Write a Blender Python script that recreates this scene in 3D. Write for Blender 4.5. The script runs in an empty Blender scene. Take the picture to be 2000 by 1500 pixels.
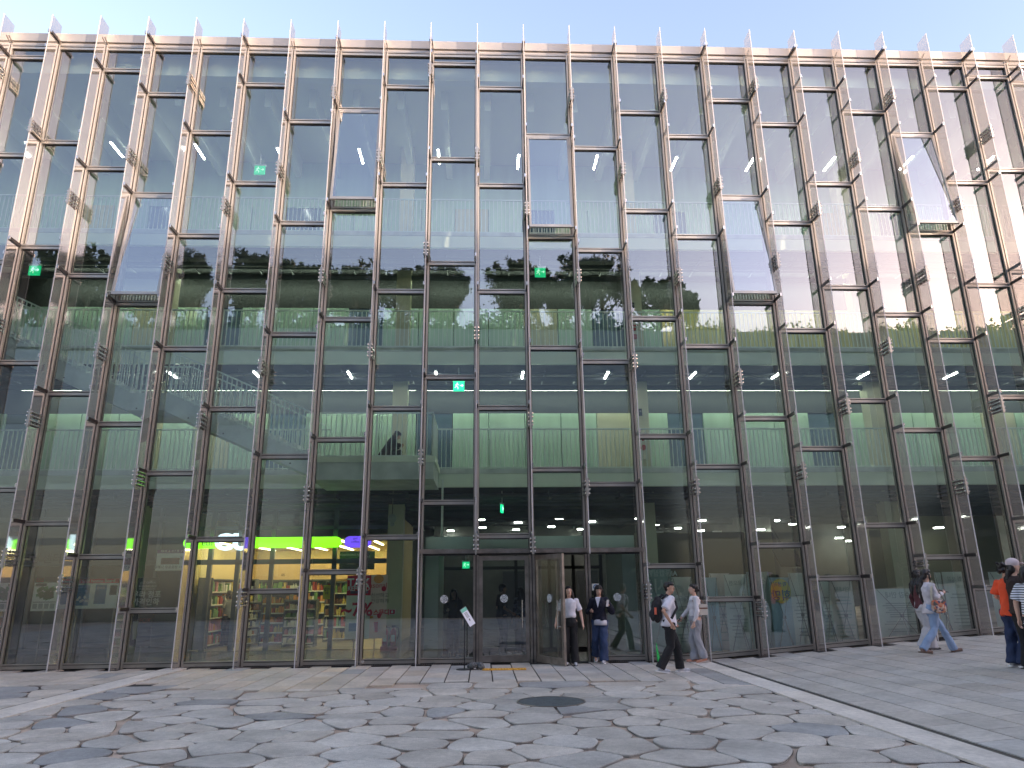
import bpy, bmesh, math, random
import numpy as np
from mathutils import Vector, Matrix
R = math.radians
sc = bpy.context.scene
col = sc.collection
# ---------------------------------------------------------------- camera
CF, CP, CR, CY = 1398.13, 0.27852, -0.0113015, 0.0432585
CAM = Vector((0.1406, -17.199, 1.6))
fwd = Vector((math.sin(CY)*math.cos(CP), math.cos(CY)*math.cos(CP), math.sin(CP)))
r0 = Vector((math.cos(CY), -math.sin(CY), 0)); u0 = r0.cross(fwd)
rt = r0*math.cos(CR)+u0*math.sin(CR); up = u0*math.cos(CR)-r0*math.sin(CR)
cd = bpy.data.cameras.new('camera'); cam = bpy.data.objects.new('camera', cd); col.objects.link(cam)
M = Matrix((rt, up, -fwd)).transposed().to_4x4(); M.translation = CAM; cam.matrix_world = M
cd.sensor_fit = 'HORIZONTAL'; cd.sensor_width = 36; cd.lens = CF/2000*36
cd.clip_start = .1; cd.clip_end = 2000
sc.camera = cam
# ---------------------------------------------------------------- sky, sun, exposure
SUN_EL, SUN_AZ = R(10.5), R(128)       # azimuth clockwise from +Y (north)
w = bpy.data.worlds.new('World'); sc.world = w; w.use_nodes = True
nt = w.node_tree; bg = nt.nodes['Background']
sky = nt.nodes.new('ShaderNodeTexSky'); sky.sky_type = 'NISHITA'; sky.sun_disc = False
sky.sun_elevation = SUN_EL; sky.sun_rotation = SUN_AZ
sky.air_density = 1.0; sky.dust_density = 1.1; sky.ozone_density = 1.6; sky.altitude = 50
tnt = nt.nodes.new('ShaderNodeMix'); tnt.data_type = 'RGBA'; tnt.blend_type = 'MULTIPLY'; tnt.inputs[0].default_value = 1; tnt.inputs[7].default_value = (1.10, .85, .79, 1)
nt.links.new(sky.outputs[0], tnt.inputs[6]); nt.links.new(tnt.outputs[2], bg.inputs[0]); bg.inputs[1].default_value = 0.15
sd = bpy.data.lights.new('sun', 'SUN'); sun = bpy.data.objects.new('sun', sd); col.objects.link(sun)
sd.energy = 2.0; sd.angle = R(.5); sd.color = (.62, .48, .37)
sdir = Vector((math.sin(SUN_AZ)*math.cos(SUN_EL), math.cos(SUN_AZ)*math.cos(SUN_EL), math.sin(SUN_EL)))
sun.rotation_euler = sdir.to_track_quat('Z', 'Y').to_euler()
sc.view_settings.view_transform = 'Standard'; sc.view_settings.look = 'None'
sc.view_settings.exposure = 2.5; sc.view_settings.gamma = 1
sc.render.engine = 'CYCLES'
cy = sc.cycles
cy.use_denoising = True; cy.max_bounces = 10; cy.diffuse_bounces = 3; cy.glossy_bounces = 4
cy.transmission_bounces = 4; cy.transparent_max_bounces = 20; cy.caustics_reflective = True; cy.blur_glossy = 1.0; cy.caustics_refractive = False
cy.sample_clamp_indirect = 6
# ---------------------------------------------------------------- unprojection (only to read places off the photo into world metres)
def ray(x, y):
    return (fwd*CF + rt*(x-1000) - up*(y-750)).normalized()
def onY(x, y, Y=0.0):
    d = ray(x, y); return CAM + d*((Y-CAM.y)/d.y)
def onZ(x, y, Z=0.0):
    d = ray(x, y); return CAM + d*((Z-CAM.z)/d.z)
RX0, RS = 5.28, .072
def gz(x):
    return 0 if x < RX0 else RS*(min(x, 40)-RX0)
# ---------------------------------------------------------------- materials
MATS = {}
def mat(name, color=(.5,.5,.5), rough=.6, metal=0., emit=None, es=1., spec=None, noise=0., nscale=8., bump=0., bscale=40., alpha=None, ncol=None, coords='Object', stretch=None):
    if name in MATS: return MATS[name]
    m = bpy.data.materials.new(name); m.use_nodes = True; n = m.node_tree; b = n.nodes['Principled BSDF']
    b.inputs['Base Color'].default_value = (*color, 1); b.inputs['Roughness'].default_value = rough; b.inputs['Metallic'].default_value = metal
    if spec is not None: b.inputs['Specular IOR Level'].default_value = spec
    if emit: b.inputs['Emission Color'].default_value = (*emit, 1); b.inputs['Emission Strength'].default_value = es
    if noise or bump:
        tc = n.nodes.new('ShaderNodeTexCoord'); src = tc.outputs[coords]
        if stretch:
            mp = n.nodes.new('ShaderNodeMapping'); mp.inputs['Scale'].default_value = stretch
            n.links.new(src, mp.inputs[0]); src = mp.outputs[0]
    if noise:
        t = n.nodes.new('ShaderNodeTexNoise'); t.inputs['Scale'].default_value = nscale; t.inputs['Detail'].default_value = 6
        n.links.new(src, t.inputs['Vector'])
        rp = n.nodes.new('ShaderNodeMapRange'); rp.inputs[1].default_value = .3; rp.inputs[2].default_value = .7
        n.links.new(t.outputs[0], rp.inputs[0])
        mx = n.nodes.new('ShaderNodeMix'); mx.data_type = 'RGBA'
        c2 = ncol or tuple(c*(1-noise) for c in color)
        mx.inputs[6].default_value = (*c2, 1); mx.inputs[7].default_value = (*[min(1, c*(1+noise*.4)) for c in color], 1)
        n.links.new(rp.outputs[0], mx.inputs[0]); n.links.new(mx.outputs[2], b.inputs['Base Color'])
    if bump:
        t = n.nodes.new('ShaderNodeTexNoise'); t.inputs['Scale'].default_value = bscale; t.inputs['Detail'].default_value = 4
        n.links.new(src, t.inputs['Vector']); bp = n.nodes.new('ShaderNodeBump'); bp.inputs['Strength'].default_value = bump; bp.inputs['Distance'].default_value = .02
        n.links.new(t.outputs[0], bp.inputs['Height']); n.links.new(bp.outputs[0], b.inputs['Normal'])
    MATS[name] = m; return m
def glass(name, tint, base, rough=.0, gcol=(1,1,1), wav=0., fres=1.45, diff=None):
    if name in MATS: return MATS[name]
    m = bpy.data.materials.new(name); m.use_nodes = True; n = m.node_tree; n.nodes.remove(n.nodes['Principled BSDF'])
    out = n.nodes['Material Output']
    tr = n.nodes.new('ShaderNodeBsdfTransparent'); tr.inputs[0].default_value = (*tint, 1)
    gl = n.nodes.new('ShaderNodeBsdfGlossy'); gl.inputs[0].default_value = (*gcol, 1); gl.inputs['Roughness'].default_value = rough
    fr = n.nodes.new('ShaderNodeFresnel'); fr.inputs[0].default_value = fres
    ma = n.nodes.new('ShaderNodeMath'); ma.operation = 'MULTIPLY_ADD'; ma.inputs[1].default_value = 1-base; ma.inputs[2].default_value = base; ma.use_clamp = True
    n.links.new(fr.outputs[0], ma.inputs[0])
    mix = n.nodes.new('ShaderNodeMixShader'); n.links.new(ma.outputs[0], mix.inputs[0]); n.links.new(tr.outputs[0], mix.inputs[1]); n.links.new(gl.outputs[0], mix.inputs[2])
    last = mix
    if diff:
        df = n.nodes.new('ShaderNodeBsdfDiffuse'); df.inputs[0].default_value = (*diff[0], 1)
        tl = n.nodes.new('ShaderNodeBsdfTranslucent'); tl.inputs[0].default_value = (*diff[0], 1)
        a1 = n.nodes.new('ShaderNodeMixShader'); a1.inputs[0].default_value = .5; n.links.new(df.outputs[0], a1.inputs[1]); n.links.new(tl.outputs[0], a1.inputs[2])
        m2 = n.nodes.new('ShaderNodeMixShader'); m2.inputs[0].default_value = diff[1]
        n.links.new(mix.outputs[0], m2.inputs[1]); n.links.new(a1.outputs[0], m2.inputs[2]); last = m2
    if wav:
        tc = n.nodes.new('ShaderNodeTexCoord'); t = n.nodes.new('ShaderNodeTexNoise'); t.inputs['Scale'].default_value = .9; t.inputs['Detail'].default_value = 1
        n.links.new(tc.outputs['Object'], t.inputs['Vector'])
        bp = n.nodes.new('ShaderNodeBump'); bp.inputs['Strength'].default_value = 1; bp.inputs['Distance'].default_value = wav
        n.links.new(t.outputs[0], bp.inputs['Height']); n.links.new(bp.outputs[0], gl.inputs['Normal'])
    n.links.new(last.outputs[0], out.inputs[0]); MATS[name] = m; return m
STEEL = mat('brushed_steel', (.44,.42,.385), .42, .75, noise=.18, nscale=3, stretch=(1,1,.2), coords='Generated')
STEEL2 = mat('steel_dark_frame', (.30,.27,.245), .4, .8, noise=.35, nscale=5)
DARK = mat('dark_gasket', (.025,.023,.022), .5)
ARM = mat('bracket_metal', (.06,.05,.05), .4, .6)
ROD = mat('clamp_rod', (.72,.68,.66), .25, .95)
EDGE = mat('fin_edge', (.58,.56,.56), .3)
def paper(name, c):
    if name in MATS: return MATS[name]
    m = bpy.data.materials.new(name); m.use_nodes = True; n = m.node_tree; b = n.nodes['Principled BSDF']; b.inputs['Base Color'].default_value = (*c, 1); b.inputs['Roughness'].default_value = .6
    tl = n.nodes.new('ShaderNodeBsdfTranslucent'); tl.inputs[0].default_value = (*c, 1); mx = n.nodes.new('ShaderNodeMixShader'); mx.inputs[0].default_value = .4
    n.links.new(b.outputs[0], mx.inputs[1]); n.links.new(tl.outputs[0], mx.inputs[2]); n.links.new(mx.outputs[0], n.nodes['Material Output'].inputs[0]); MATS[name] = m; return m
GLASS = glass('facade_glass', (.86,.985,.90), .19, 0, (.97,.98,1), wav=.0007)
SASH = glass('sash_glass', (.66,.80,.74), .34, 0, (.97,.98,1))
FIN = glass('fin_glass', (.74,.71,.70), .13, .05, (.95,.92,.9), diff=((.36,.345,.33), .40))
RGLASS = glass('clear_glass', (.88,.95,.92), .04)
CONC = mat('concrete', (.72,.75,.73), .75, noise=.25, nscale=2.2, bump=.15)
SLABM = mat('slab_fascia_paint', (.92,.97,.82), .6, noise=.04, nscale=1.5)
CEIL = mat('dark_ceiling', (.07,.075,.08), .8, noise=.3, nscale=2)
WALLG = mat('pale_green_wall_panel', (.54,.74,.58), .4, noise=.12, nscale=1.0, stretch=(2.5,1,.15))
WALLY = mat('cream_wall', (.66,.64,.46), .6, noise=.08, nscale=2)
WALLD = mat('dark_wall', (.13,.135,.12), .6, noise=.3, nscale=1)
FLOORI = mat('interior_floor', (.16,.165,.165), .25, noise=.2, nscale=2)
RAILM = mat('railing_paint', (.80,.86,.80), .4, .2)
LAMP = mat('lamp_tube', (1,1,1), .5, emit=(1,.98,.93), es=8)
LAMPH = mat('hall_lamp_tube', (1,1,1), .5, emit=(1,.98,.93), es=10)
LINE = mat('line_light', (1,1,1), .5, emit=(.93,1,.8), es=4)
BLACK = mat('black_plastic', (.02,.02,.022), .45)
WHITE = mat('white_paint', (.8,.8,.8), .5)
# ---------------------------------------------------------------- mesh builder
class MB:
    def __init__(s): s.v = []; s.f = []; s.m = []; s.c = None
    def add(s, vs, fs, mi=0):
        o = len(s.v); s.v += [tuple(v) for v in vs]; s.f += [tuple(i+o for i in f) for f in fs]; s.m += [mi]*len(fs); return s
    def box(s, x0, x1, y0, y1, z0, z1, mi=0):
        return s.add([(x0,y0,z0),(x1,y0,z0),(x1,y1,z0),(x0,y1,z0),(x0,y0,z1),(x1,y0,z1),(x1,y1,z1),(x0,y1,z1)],
                     [(0,3,2,1),(4,5,6,7),(0,1,5,4),(1,2,6,5),(2,3,7,6),(3,0,4,7)], mi)
    def obox(s, c, ax, ay, az, mi=0):
        c = Vector(c); v = [c+Vector(ax)*i+Vector(ay)*j+Vector(az)*k for k in (-1,1) for i, j in ((-1,-1),(1,-1),(1,1),(-1,1))]
        return s.add(v, [(0,3,2,1),(4,5,6,7),(0,1,5,4),(1,2,6,5),(2,3,7,6),(3,0,4,7)], mi)
    def bar(s, p, q, w_, h_, mi=0, upv=(0,0,1)):
        p = Vector(p); q = Vector(q); d = (q-p); L = d.length/2; d.normalize()
        a = d.cross(Vector(upv))
        if a.length < 1e-4: a = d.cross(Vector((0,1,0)))
        a.normalize(); b = a.cross(d)
        return s.obox((p+q)/2, d*L, a*w_/2, b*h_/2, mi)
    def tube(s, pts, rs, n=8, mi=0, cap=True):
        pts = [Vector(p) for p in pts]; rings = []; k0 = len(s.v)
        if not isinstance(rs, (list, tuple)): rs = [rs]*len(pts)
        prev = None
        for i, p in enumerate(pts):
            d = (pts[min(i+1, len(pts)-1)]-pts[max(i-1, 0)]).normalized()
            a = prev - d*prev.dot(d) if prev is not None else d.orthogonal()
            if a.length < 1e-5: a = d.orthogonal()
            a.normalize(); prev = a; b = d.cross(a)
            r_ = rs[i]; ra, rb = r_ if isinstance(r_, tuple) else (r_, r_)
            for j in range(n):
                t = 2*math.pi*j/n; s.v.append(tuple(p+a*math.cos(t)*ra+b*math.sin(t)*rb))
        for i in range(len(pts)-1):
            for j in range(n):
                A = k0+i*n+j; B = k0+i*n+(j+1) % n
                s.f.append((A, B, B+n, A+n)); s.m.append(mi)
        if cap:
            s.f.append(tuple(k0+j for j in reversed(range(n)))); s.m.append(mi)
            s.f.append(tuple(k0+(len(pts)-1)*n+j for j in range(n))); s.m.append(mi)
        return s
    def cyl(s, p, q, r_, n=12, mi=0): return s.tube([p, q], r_, n, mi)
    def ell(s, c, rx, ry, rz, mi=0, n=14, rot=None):
        c = Vector(c); vs = []; k = max(5, n*2//3)
        for i in range(k+1):
            ph = math.pi*i/k
            for j in range(n):
                t = 2*math.pi*j/n; v = Vector((rx*math.sin(ph)*math.cos(t), ry*math.sin(ph)*math.sin(t), -rz*math.cos(ph)))
                if rot: v = rot @ v
                vs.append(c+v)
        fs = [(i*n+j, i*n+(j+1) % n, (i+1)*n+(j+1) % n, (i+1)*n+j) for i in range(k) for j in range(n)]
        return s.add(vs, fs, mi)
    def build(s, name, mats, parent=None, smooth=False, loc=None):
        me = bpy.data.meshes.new(name); me.from_pydata(s.v, [], s.f)
        for m in (mats if isinstance(mats, (list, tuple)) else [mats]): me.materials.append(m)
        me.polygons.foreach_set('material_index', s.m)
        if smooth: me.polygons.foreach_set('use_smooth', [True]*len(s.f))
        if s.c is not None:
            at = me.color_attributes.new('tone', 'FLOAT_COLOR', 'CORNER'); L = []
            for c_, f in zip(s.c, s.f): L += list(c_)*len(f)
            at.data.foreach_set('color', L)
        me.update()
        o = bpy.data.objects.new(name, me); col.objects.link(o)
        if parent:
            o.parent = parent; o.location = -Vector(parent.get('_o', (0,0,0)))
        return o
def tag(o, label=None, cat=None, group=None, kind=None):
    if label: o['label'] = label
    if cat: o['category'] = cat
    if group: o['group'] = group
    if kind: o['kind'] = kind
    return o
def thing(name, label, cat, loc=(0,0,0), group=None, rz=0):
    o = bpy.data.objects.new(name, None); o.empty_display_size = .2; col.objects.link(o); o.location = loc; o.rotation_euler = (0,0,rz)
    return tag(o, label, cat, group)
def wthing(name, label, cat, loc, group=None):      # parts are given in world coordinates
    o = thing(name, label, cat, loc, group); o['_o'] = tuple(loc); return o
def structure(name, mb, m, smooth=False): return tag(mb.build(name, m, smooth=smooth), kind='structure')
def text_mesh(name, body, size, m, parent=None, loc=(0,0,0), rot=(0,0,0), align='CENTER', ext=.002, sx=1, bold=0.):
    c = bpy.data.curves.new(name, 'FONT'); c.body = body; c.size = size; c.align_x = align; c.align_y = 'CENTER'; c.extrude = ext; c.offset = bold; c.resolution_u = 3
    t = bpy.data.objects.new('tmp', c); col.objects.link(t)
    me = bpy.data.meshes.new_from_object(t.evaluated_get(bpy.context.evaluated_depsgraph_get()))
    bpy.data.objects.remove(t); me.materials.clear(); me.materials.append(m); me.name = name
    o = bpy.data.objects.new(name, me); col.objects.link(o)
    if parent: o.parent = parent; loc = Vector(loc)-Vector(parent.get('_o', (0,0,0)))
    o.location = loc; o.rotation_euler = rot; o.scale = (sx,1,1); return o
def emit(name, c, s_): return mat(name, c, .5, emit=c, es=s_)
S = 1.3
mx_ = lambda i: S*(i-11)
# ================================================================ GROUND
rnd = random.Random(7)
def tone_mat(name, rough, speck=260., bump=.25, sp=.22, big=.25):
    m = bpy.data.materials.new(name); m.use_nodes = True; n = m.node_tree; b = n.nodes['Principled BSDF']
    b.inputs['Roughness'].default_value = rough
    at = n.nodes.new('ShaderNodeVertexColor'); at.layer_name = 'tone'
    tc = n.nodes.new('ShaderNodeTexCoord')
    def nz(scale, det, lo, hi, a, b_):
        t = n.nodes.new('ShaderNodeTexNoise'); t.inputs['Scale'].default_value = scale; t.inputs['Detail'].default_value = det
        n.links.new(tc.outputs['Object'], t.inputs['Vector'])
        r_ = n.nodes.new('ShaderNodeMapRange'); r_.inputs[1].default_value = lo; r_.inputs[2].default_value = hi; r_.inputs[3].default_value = a; r_.inputs[4].default_value = b_
        n.links.new(t.outputs[0], r_.inputs[0]); return r_.outputs[0], t.outputs[0]
    a, raw = nz(speck, 2, .3, .7, 1-sp, 1+sp); c, _ = nz(1.7, 7, .3, .7, 1-big, 1+big*.6); e, _ = nz(14, 5, .35, .7, 1-.12, 1+.1)
    def mul(x, y):
        v = n.nodes.new('ShaderNodeMath'); v.operation = 'MULTIPLY'; n.links.new(x, v.inputs[0]); n.links.new(y, v.inputs[1]); return v.outputs[0]
    k = mul(mul(a, c), e)
    vm = n.nodes.new('ShaderNodeVectorMath'); vm.operation = 'SCALE'; n.links.new(at.outputs[0], vm.inputs[0]); n.links.new(k, vm.inputs['Scale'])
    n.links.new(vm.outputs[0], b.inputs['Base Color'])
    bp = n.nodes.new('ShaderNodeBump'); bp.inputs['Strength'].default_value = bump; bp.inputs['Distance'].default_value = .008
    n.links.new(raw, bp.inputs['Height']); n.links.new(bp.outputs[0], b.inputs['Normal']); return m
STONE = tone_mat('granite_flagstone', .62, speck=130., sp=.26)
DIRT_SHADE = mat('dark_joint_dirt_shade', (.045,.036,.030), .95, noise=.4, nscale=3)
SLAB = tone_mat('granite_slab', .6, sp=.14, big=.2)
SAND = mat('sandy_joint_fill', (.60,.46,.35), .95, noise=.5, nscale=.9, ncol=(.27,.20,.155), bump=.8, bscale=90)
# base ground reaching the horizon, with the ramp rising to the right
g = MB(); xs = [-900,-60,-20,RX0,40,900]; ys = [-900,-60,0,60,900]
vs = [(x, y, gz(x)-.03) for y in ys for x in xs]
fs = [(j*6+i, j*6+i+1, (j+1)*6+i+1, (j+1)*6+i) for j in range(4) for i in range(5)]
g.add(vs, fs); structure('ground', g, SAND)
jb = MB()
jb.add([(RX0,-25,-.020),(26,-25,gz(26)-.020),(26,0,gz(26)-.020),(RX0,0,-.020)], [(0,1,2,3)]).box(-20,-6.85,-3.6,.0,-.026,-.020).box(-6.28,4.70,-3.3,.0,-.026,-.020).box(4.70,5.18,-25,0,-.026,-.020).box(-6.80,-6.30,-25,-3.6,-.026,-.020)
structure('joint_bed', jb, mat('joint_bed_dark', (.035,.030,.027), .95))
# clip helpers
def clip(poly, a, b_, c):       # keep a*x+b*y<=c
    out = []
    for i in range(len(poly)):
        p = poly[i]; q = poly[(i+1) % len(poly)]; dp = a*p[0]+b_*p[1]-c; dq = a*q[0]+b_*q[1]-c
        if dp <= 0: out.append(p)
        if dp*dq < 0:
            t = dp/(dp-dq); out.append((p[0]+t*(q[0]-p[0]), p[1]+t*(q[1]-p[1])))
    return out
def voronoi(pts, bound):
    cells = []
    for i, p in enumerate(pts):
        poly = list(bound)
        for j in sorted(range(len(pts)), key=lambda j: (pts[j][0]-p[0])**2+(pts[j][1]-p[1])**2)[1:26]:
            q = pts[j]; a = q[0]-p[0]; b_ = q[1]-p[1]; c = (q[0]**2+q[1]**2-p[0]**2-p[1]**2)/2
            poly = clip(poly, a, b_, c)
            if len(poly) < 3: break
        cells.append(poly)
    return cells
def area(p): return .5*sum(p[i][0]*p[(i+1) % len(p)][1]-p[(i+1) % len(p)][0]*p[i][1] for i in range(len(p)))
def cen(p): return (sum(v[0] for v in p)/len(p), sum(v[1] for v in p)/len(p))
def inset(poly, d):
    out = list(poly)
    for i in range(len(poly)):
        p = poly[i]; q = poly[(i+1) % len(poly)]; ex = q[0]-p[0]; ey = q[1]-p[1]; L = math.hypot(ex, ey)
        if L < 1e-6: continue
        nx, ny = ey/L, -ex/L
        out = clip(out, nx, ny, nx*p[0]+ny*p[1]-d)
        if len(out) < 3: return []
    return out
def chaikin(p, t=.25):
    o = []
    for i in range(len(p)):
        a = p[i]; b_ = p[(i+1) % len(p)]
        o += [(a[0]*(1-t)+b_[0]*t, a[1]*(1-t)+b_[1]*t), (a[0]*t+b_[0]*(1-t), a[1]*t+b_[1]*(1-t))]
    return o
def plate(mb, poly, z, tone, ch=.008, zf=None, depth=.05):
    n = len(poly); c = cen(poly); zf = zf or (lambda x, y: 0)
    inn = [(p[0]+(c[0]-p[0])*min(.3, ch/max(.01, math.hypot(c[0]-p[0], c[1]-p[1]))), p[1]+(c[1]-p[1])*min(.3, ch/max(.01, math.hypot(c[0]-p[0], c[1]-p[1])))) for p in poly]
    vs = [(*p, zf(*p)+z-depth) for p in poly]+[(*p, zf(*p)+z-ch*.7) for p in poly]+[(*p, zf(*p)+z) for p in inn]
    fs = [(i, (i+1) % n, n+(i+1) % n, n+i) for i in range(n)]+[(n+i, n+(i+1) % n, 2*n+(i+1) % n, 2*n+i) for i in range(n)]+[tuple(range(2*n, 3*n))]
    mb.add(vs, fs); mb.c = (mb.c or [])+[tone]*len(fs)
def gray(lo, hi, warm=0., pb=.1):
    v = rnd.uniform(lo, hi)
    if rnd.random() < pb: v *= .74; return (v*1.02, v*.995, v*.96, 1)
    w_ = rnd.uniform(.0, .05)+warm; return (v*(1.06+w_), v*1.01, v*(.93-w_*.9), 1)
MH = (1.15, -5.88)
def ytop(x):     # ragged edge between cut slabs and flagstones
    pts = [(-16,-3.9),(-6.4,-2.6),(-5,-3.6),(-3.2,-4.35),(-2.3,-4.2),(-1.9,-4.05),(-1.4,-3.4),(-.9,-3.3),(1.7,-3.45),(2.9,-3.6),(3.6,-3.7),(4.3,-4.5),(4.8,-5.2)]
    for (a, ya), (b_, yb) in zip(pts, pts[1:]):
        if a <= x <= b_: return ya+(yb-ya)*(x-a)/(b_-a)
    return -4
st = MB(); dirt_shade = MB()
for (x0, x1, y0, seed) in ((-6.28, 4.70, -24.5, 3), (-20, -6.86, -24.5, 5)):
    r_ = random.Random(seed); pts = []; tries = 0
    while tries < 9000:
        tries += 1; p = (r_.uniform(x0, x1), r_.uniform(y0, -3.0)); m_ = .76 if r_.random() < .75 else .50
        if p[0] < -7 and p[1] > -3.7: continue
        if p[1] > ytop(p[0])-.28: continue
        if math.hypot(p[0]-MH[0], p[1]-MH[1]) < .80: continue
        if all((p[0]-q[0])**2+((p[1]-q[1])*1.2)**2 > m_*m_ for q in pts): pts.append(p)
    ring = []
    if x0 > -7:
        for k in range(9):
            a = 2*math.pi*k/9+.2; ring.append((MH[0]+.66*math.cos(a), MH[1]+.66*math.sin(a)))
        pts = [p for p in pts if all(math.hypot(p[0]-q[0], p[1]-q[1]) > .42 for q in ring)]+[MH]+ring
    cells = voronoi(pts, [(x0,y0),(x1,y0),(x1,-2.2),(x0,-2.2)])
    for p, cl in zip(pts, cells):
        if len(cl) < 3 or p is MH: continue
        c = cen(cl); yt = ytop(c[0]); cl = clip(cl, 0, 1, yt-.02+r_.uniform(-.02,.02))
        if len(cl) < 3 or area(cl) < .03: continue
        small = p in ring
        if small:          # stones cut round the manhole
            q = inset(cl, .015)
            if len(q) >= 3:
                q = [(v if math.hypot(v[0]-MH[0], v[1]-MH[1]) > .50 else tuple(MH[i]+(v[i]-MH[i])*.50/max(.01, math.hypot(v[0]-MH[0], v[1]-MH[1])) for i in (0,1))) for v in q]
            if len(q) >= 3 and area(q) > .01: plate(st, q, .004, gray(.34,.44))
            continue
        q = inset(cl, r_.uniform(.004, .022))
        if len(q) < 3: continue
        # drop very short edges, then round the corners
        for _ in range(3):
            if len(q) <= 4: break
            L = [math.hypot(q[i][0]-q[(i+1) % len(q)][0], q[i][1]-q[(i+1) % len(q)][1]) for i in range(len(q))]
            i = L.index(min(L))
            if L[i] > .16: break
            a, b_ = q[i], q[(i+1) % len(q)]; q[i] = ((a[0]+b_[0])/2, (a[1]+b_[1])/2); q.pop((i+1) % len(q))
        q = chaikin(q, r_.uniform(.10,.22)); q = chaikin(q, .25); q = chaikin(q, .25)
        if area(q) < .02: continue
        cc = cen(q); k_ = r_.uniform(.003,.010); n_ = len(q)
        dirt_shade.add([(v[0]+(v[0]-cc[0])/max(.01, math.hypot(v[0]-cc[0], v[1]-cc[1]))*k_, v[1]+(v[1]-cc[1])/max(.01, math.hypot(v[0]-cc[0], v[1]-cc[1]))*k_, -.016+r_.uniform(-.003,.003)) for v in q], [tuple(range(n_))])  # dark ring round the stone: edge dirt plus joint shade put into colour
        plate(st, q, r_.uniform(-.006, .007), gray(.42, .54, .02 if x0 > -7 else .05, .07), .010)
structure('flagstone_paving', st, STONE)
structure('joint_dirt_shade', dirt_shade, DIRT_SHADE)
# slabs between flagstones and facade, with joints at right angles to the facade
sl = MB()
def col_slabs(mb, x0, x1, ya, yb, L, tones, drift=0., zf=None, off=0.):
    y = ya-off
    while y > yb:
        y2 = max(y-L*rnd.uniform(.96,1.04), yb); g_ = .012
        if y2 < ya-.02:
            t_ = min(y, ya); poly = [(x0+drift*t_+g_, y2+g_), (x1+drift*t_-g_, y2+g_), (x1+drift*t_-g_, t_-g_*.4), (x0+drift*t_+g_, t_-g_*.4)]
            if t_-y2 > .05: plate(mb, poly, .0, tones(), .004, zf)
        y = y2
x = -6.22; k = 0
while x < 4.62:
    x2 = min(x+.437, 4.70)
    if 4.7-x2 < .2: x2 = 4.70
    warm = .07 if x < -1 else .0
    col_slabs(sl, x, x2, .0 if not (-.05 < x < 1.25) else -.0, ytop((x+x2)/2)+rnd.uniform(-.1,.1), .87, lambda: gray(.44,.56,warm+rnd.choice((0,0,.06)),.06), 0, None, .45*(k % 2))
    x = x2; k += 1
x = -20.; k = 0
while x < -6.87:
    x2 = min(x+.44, -6.84)
    col_slabs(sl, x, x2, 0, ytop(x)+rnd.uniform(-.1,.1), .9, lambda: gray(.44,.55,.06,.05), 0, None, .45*(k % 2)); x = x2; k += 1
structure('slab_paving', sl, SLAB)
rp = MB(); x = RX0+.01; k = 0
while x < 26:
    x2 = x+.462
    col_slabs(rp, x, x2, 0, -25, .93, lambda: gray(.40,.50,.0,.0), 0, lambda X, Y: gz(X), .3*(k % 3)); x = x2; k += 1
structure('ramp_paving', rp, SLAB)
bs = MB()
def strip(x0, x1, L, seed):
    y = 0
    while y > -25:
        plate(bs, [(x0+.004, y-L+.008), (x1-.004, y-L+.008), (x1-.004, y), (x0+.004, y)], .006, gray(.60,.67,.02,0), .004); y -= L
strip(4.71, 5.17, 1.75, 1); strip(-6.80, -6.30, 2.1, 2)
structure('border_strip_paving', bs, SLAB)
dr = MB().box(5.18, 5.27, -25, 0, -.03, -.002).box(-6.845, -6.81, -25, 0, -.03, -.001)
structure('drain_slot', dr, DARK)
# thin ribbed grating at the foot of the glass
gr = MB()
for a, b_ in ((-6.3, -.05), (2.6, 4.7)):
    gr.box(a, b_, -.20, -.075, -.02, .002, 1); x = a
    while x < b_: gr.box(x, x+.022, -.20, -.075, .002, .009); x += .05
structure('drain_grating', gr, [STEEL2, DARK])
# manhole cover
mh = wthing('manhole_cover', 'round grey steel manhole cover set in the flagstones before the entrance', 'manhole cover', (MH[0], MH[1], 0))
MHM = mat('cast_iron_cover', (.10,.12,.135), .5, .3, noise=.3, nscale=9, bump=.6, bscale=160)
n = 48; b = MB(); b.tube([(MH[0],MH[1],-.02),(MH[0],MH[1],.010)], .475, n); b.build('cover_plate', MHM, mh)
b = MB(); vs = [(MH[0]+r_*math.cos(2*math.pi*i/n), MH[1]+r_*math.sin(2*math.pi*i/n), z) for r_, z in ((.478,-.02),(.478,.014),(.505,.014),(.505,-.02)) for i in range(n)]
b.add(vs, [(k*n+i, k*n+(i+1) % n, (k+1)*n+(i+1) % n, (k+1)*n+i) for k in range(3) for i in range(n)]); b.build('rim', STEEL2, mh)
# yellow tactile strip before the door
YEL = mat('worn_yellow_rubber', (.80,.42,.06), .7, noise=.25, nscale=20)
b = MB(); b.obox((.60,-1.42,.010), (.45,-.01,0), (.004,.15,0), (0,0,.006))
for i in range(15):
    for j in range(5): b.cyl((.185+i*.0595, -1.53+j*.055-i*.0015, .012), (.185+i*.0595, -1.53+j*.055-i*.0015, .021), .015, 8)
tag(b.build('tactile_strip', YEL), 'yellow studded tactile strip on the slabs in front of the closed door', 'tactile strip')
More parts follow.
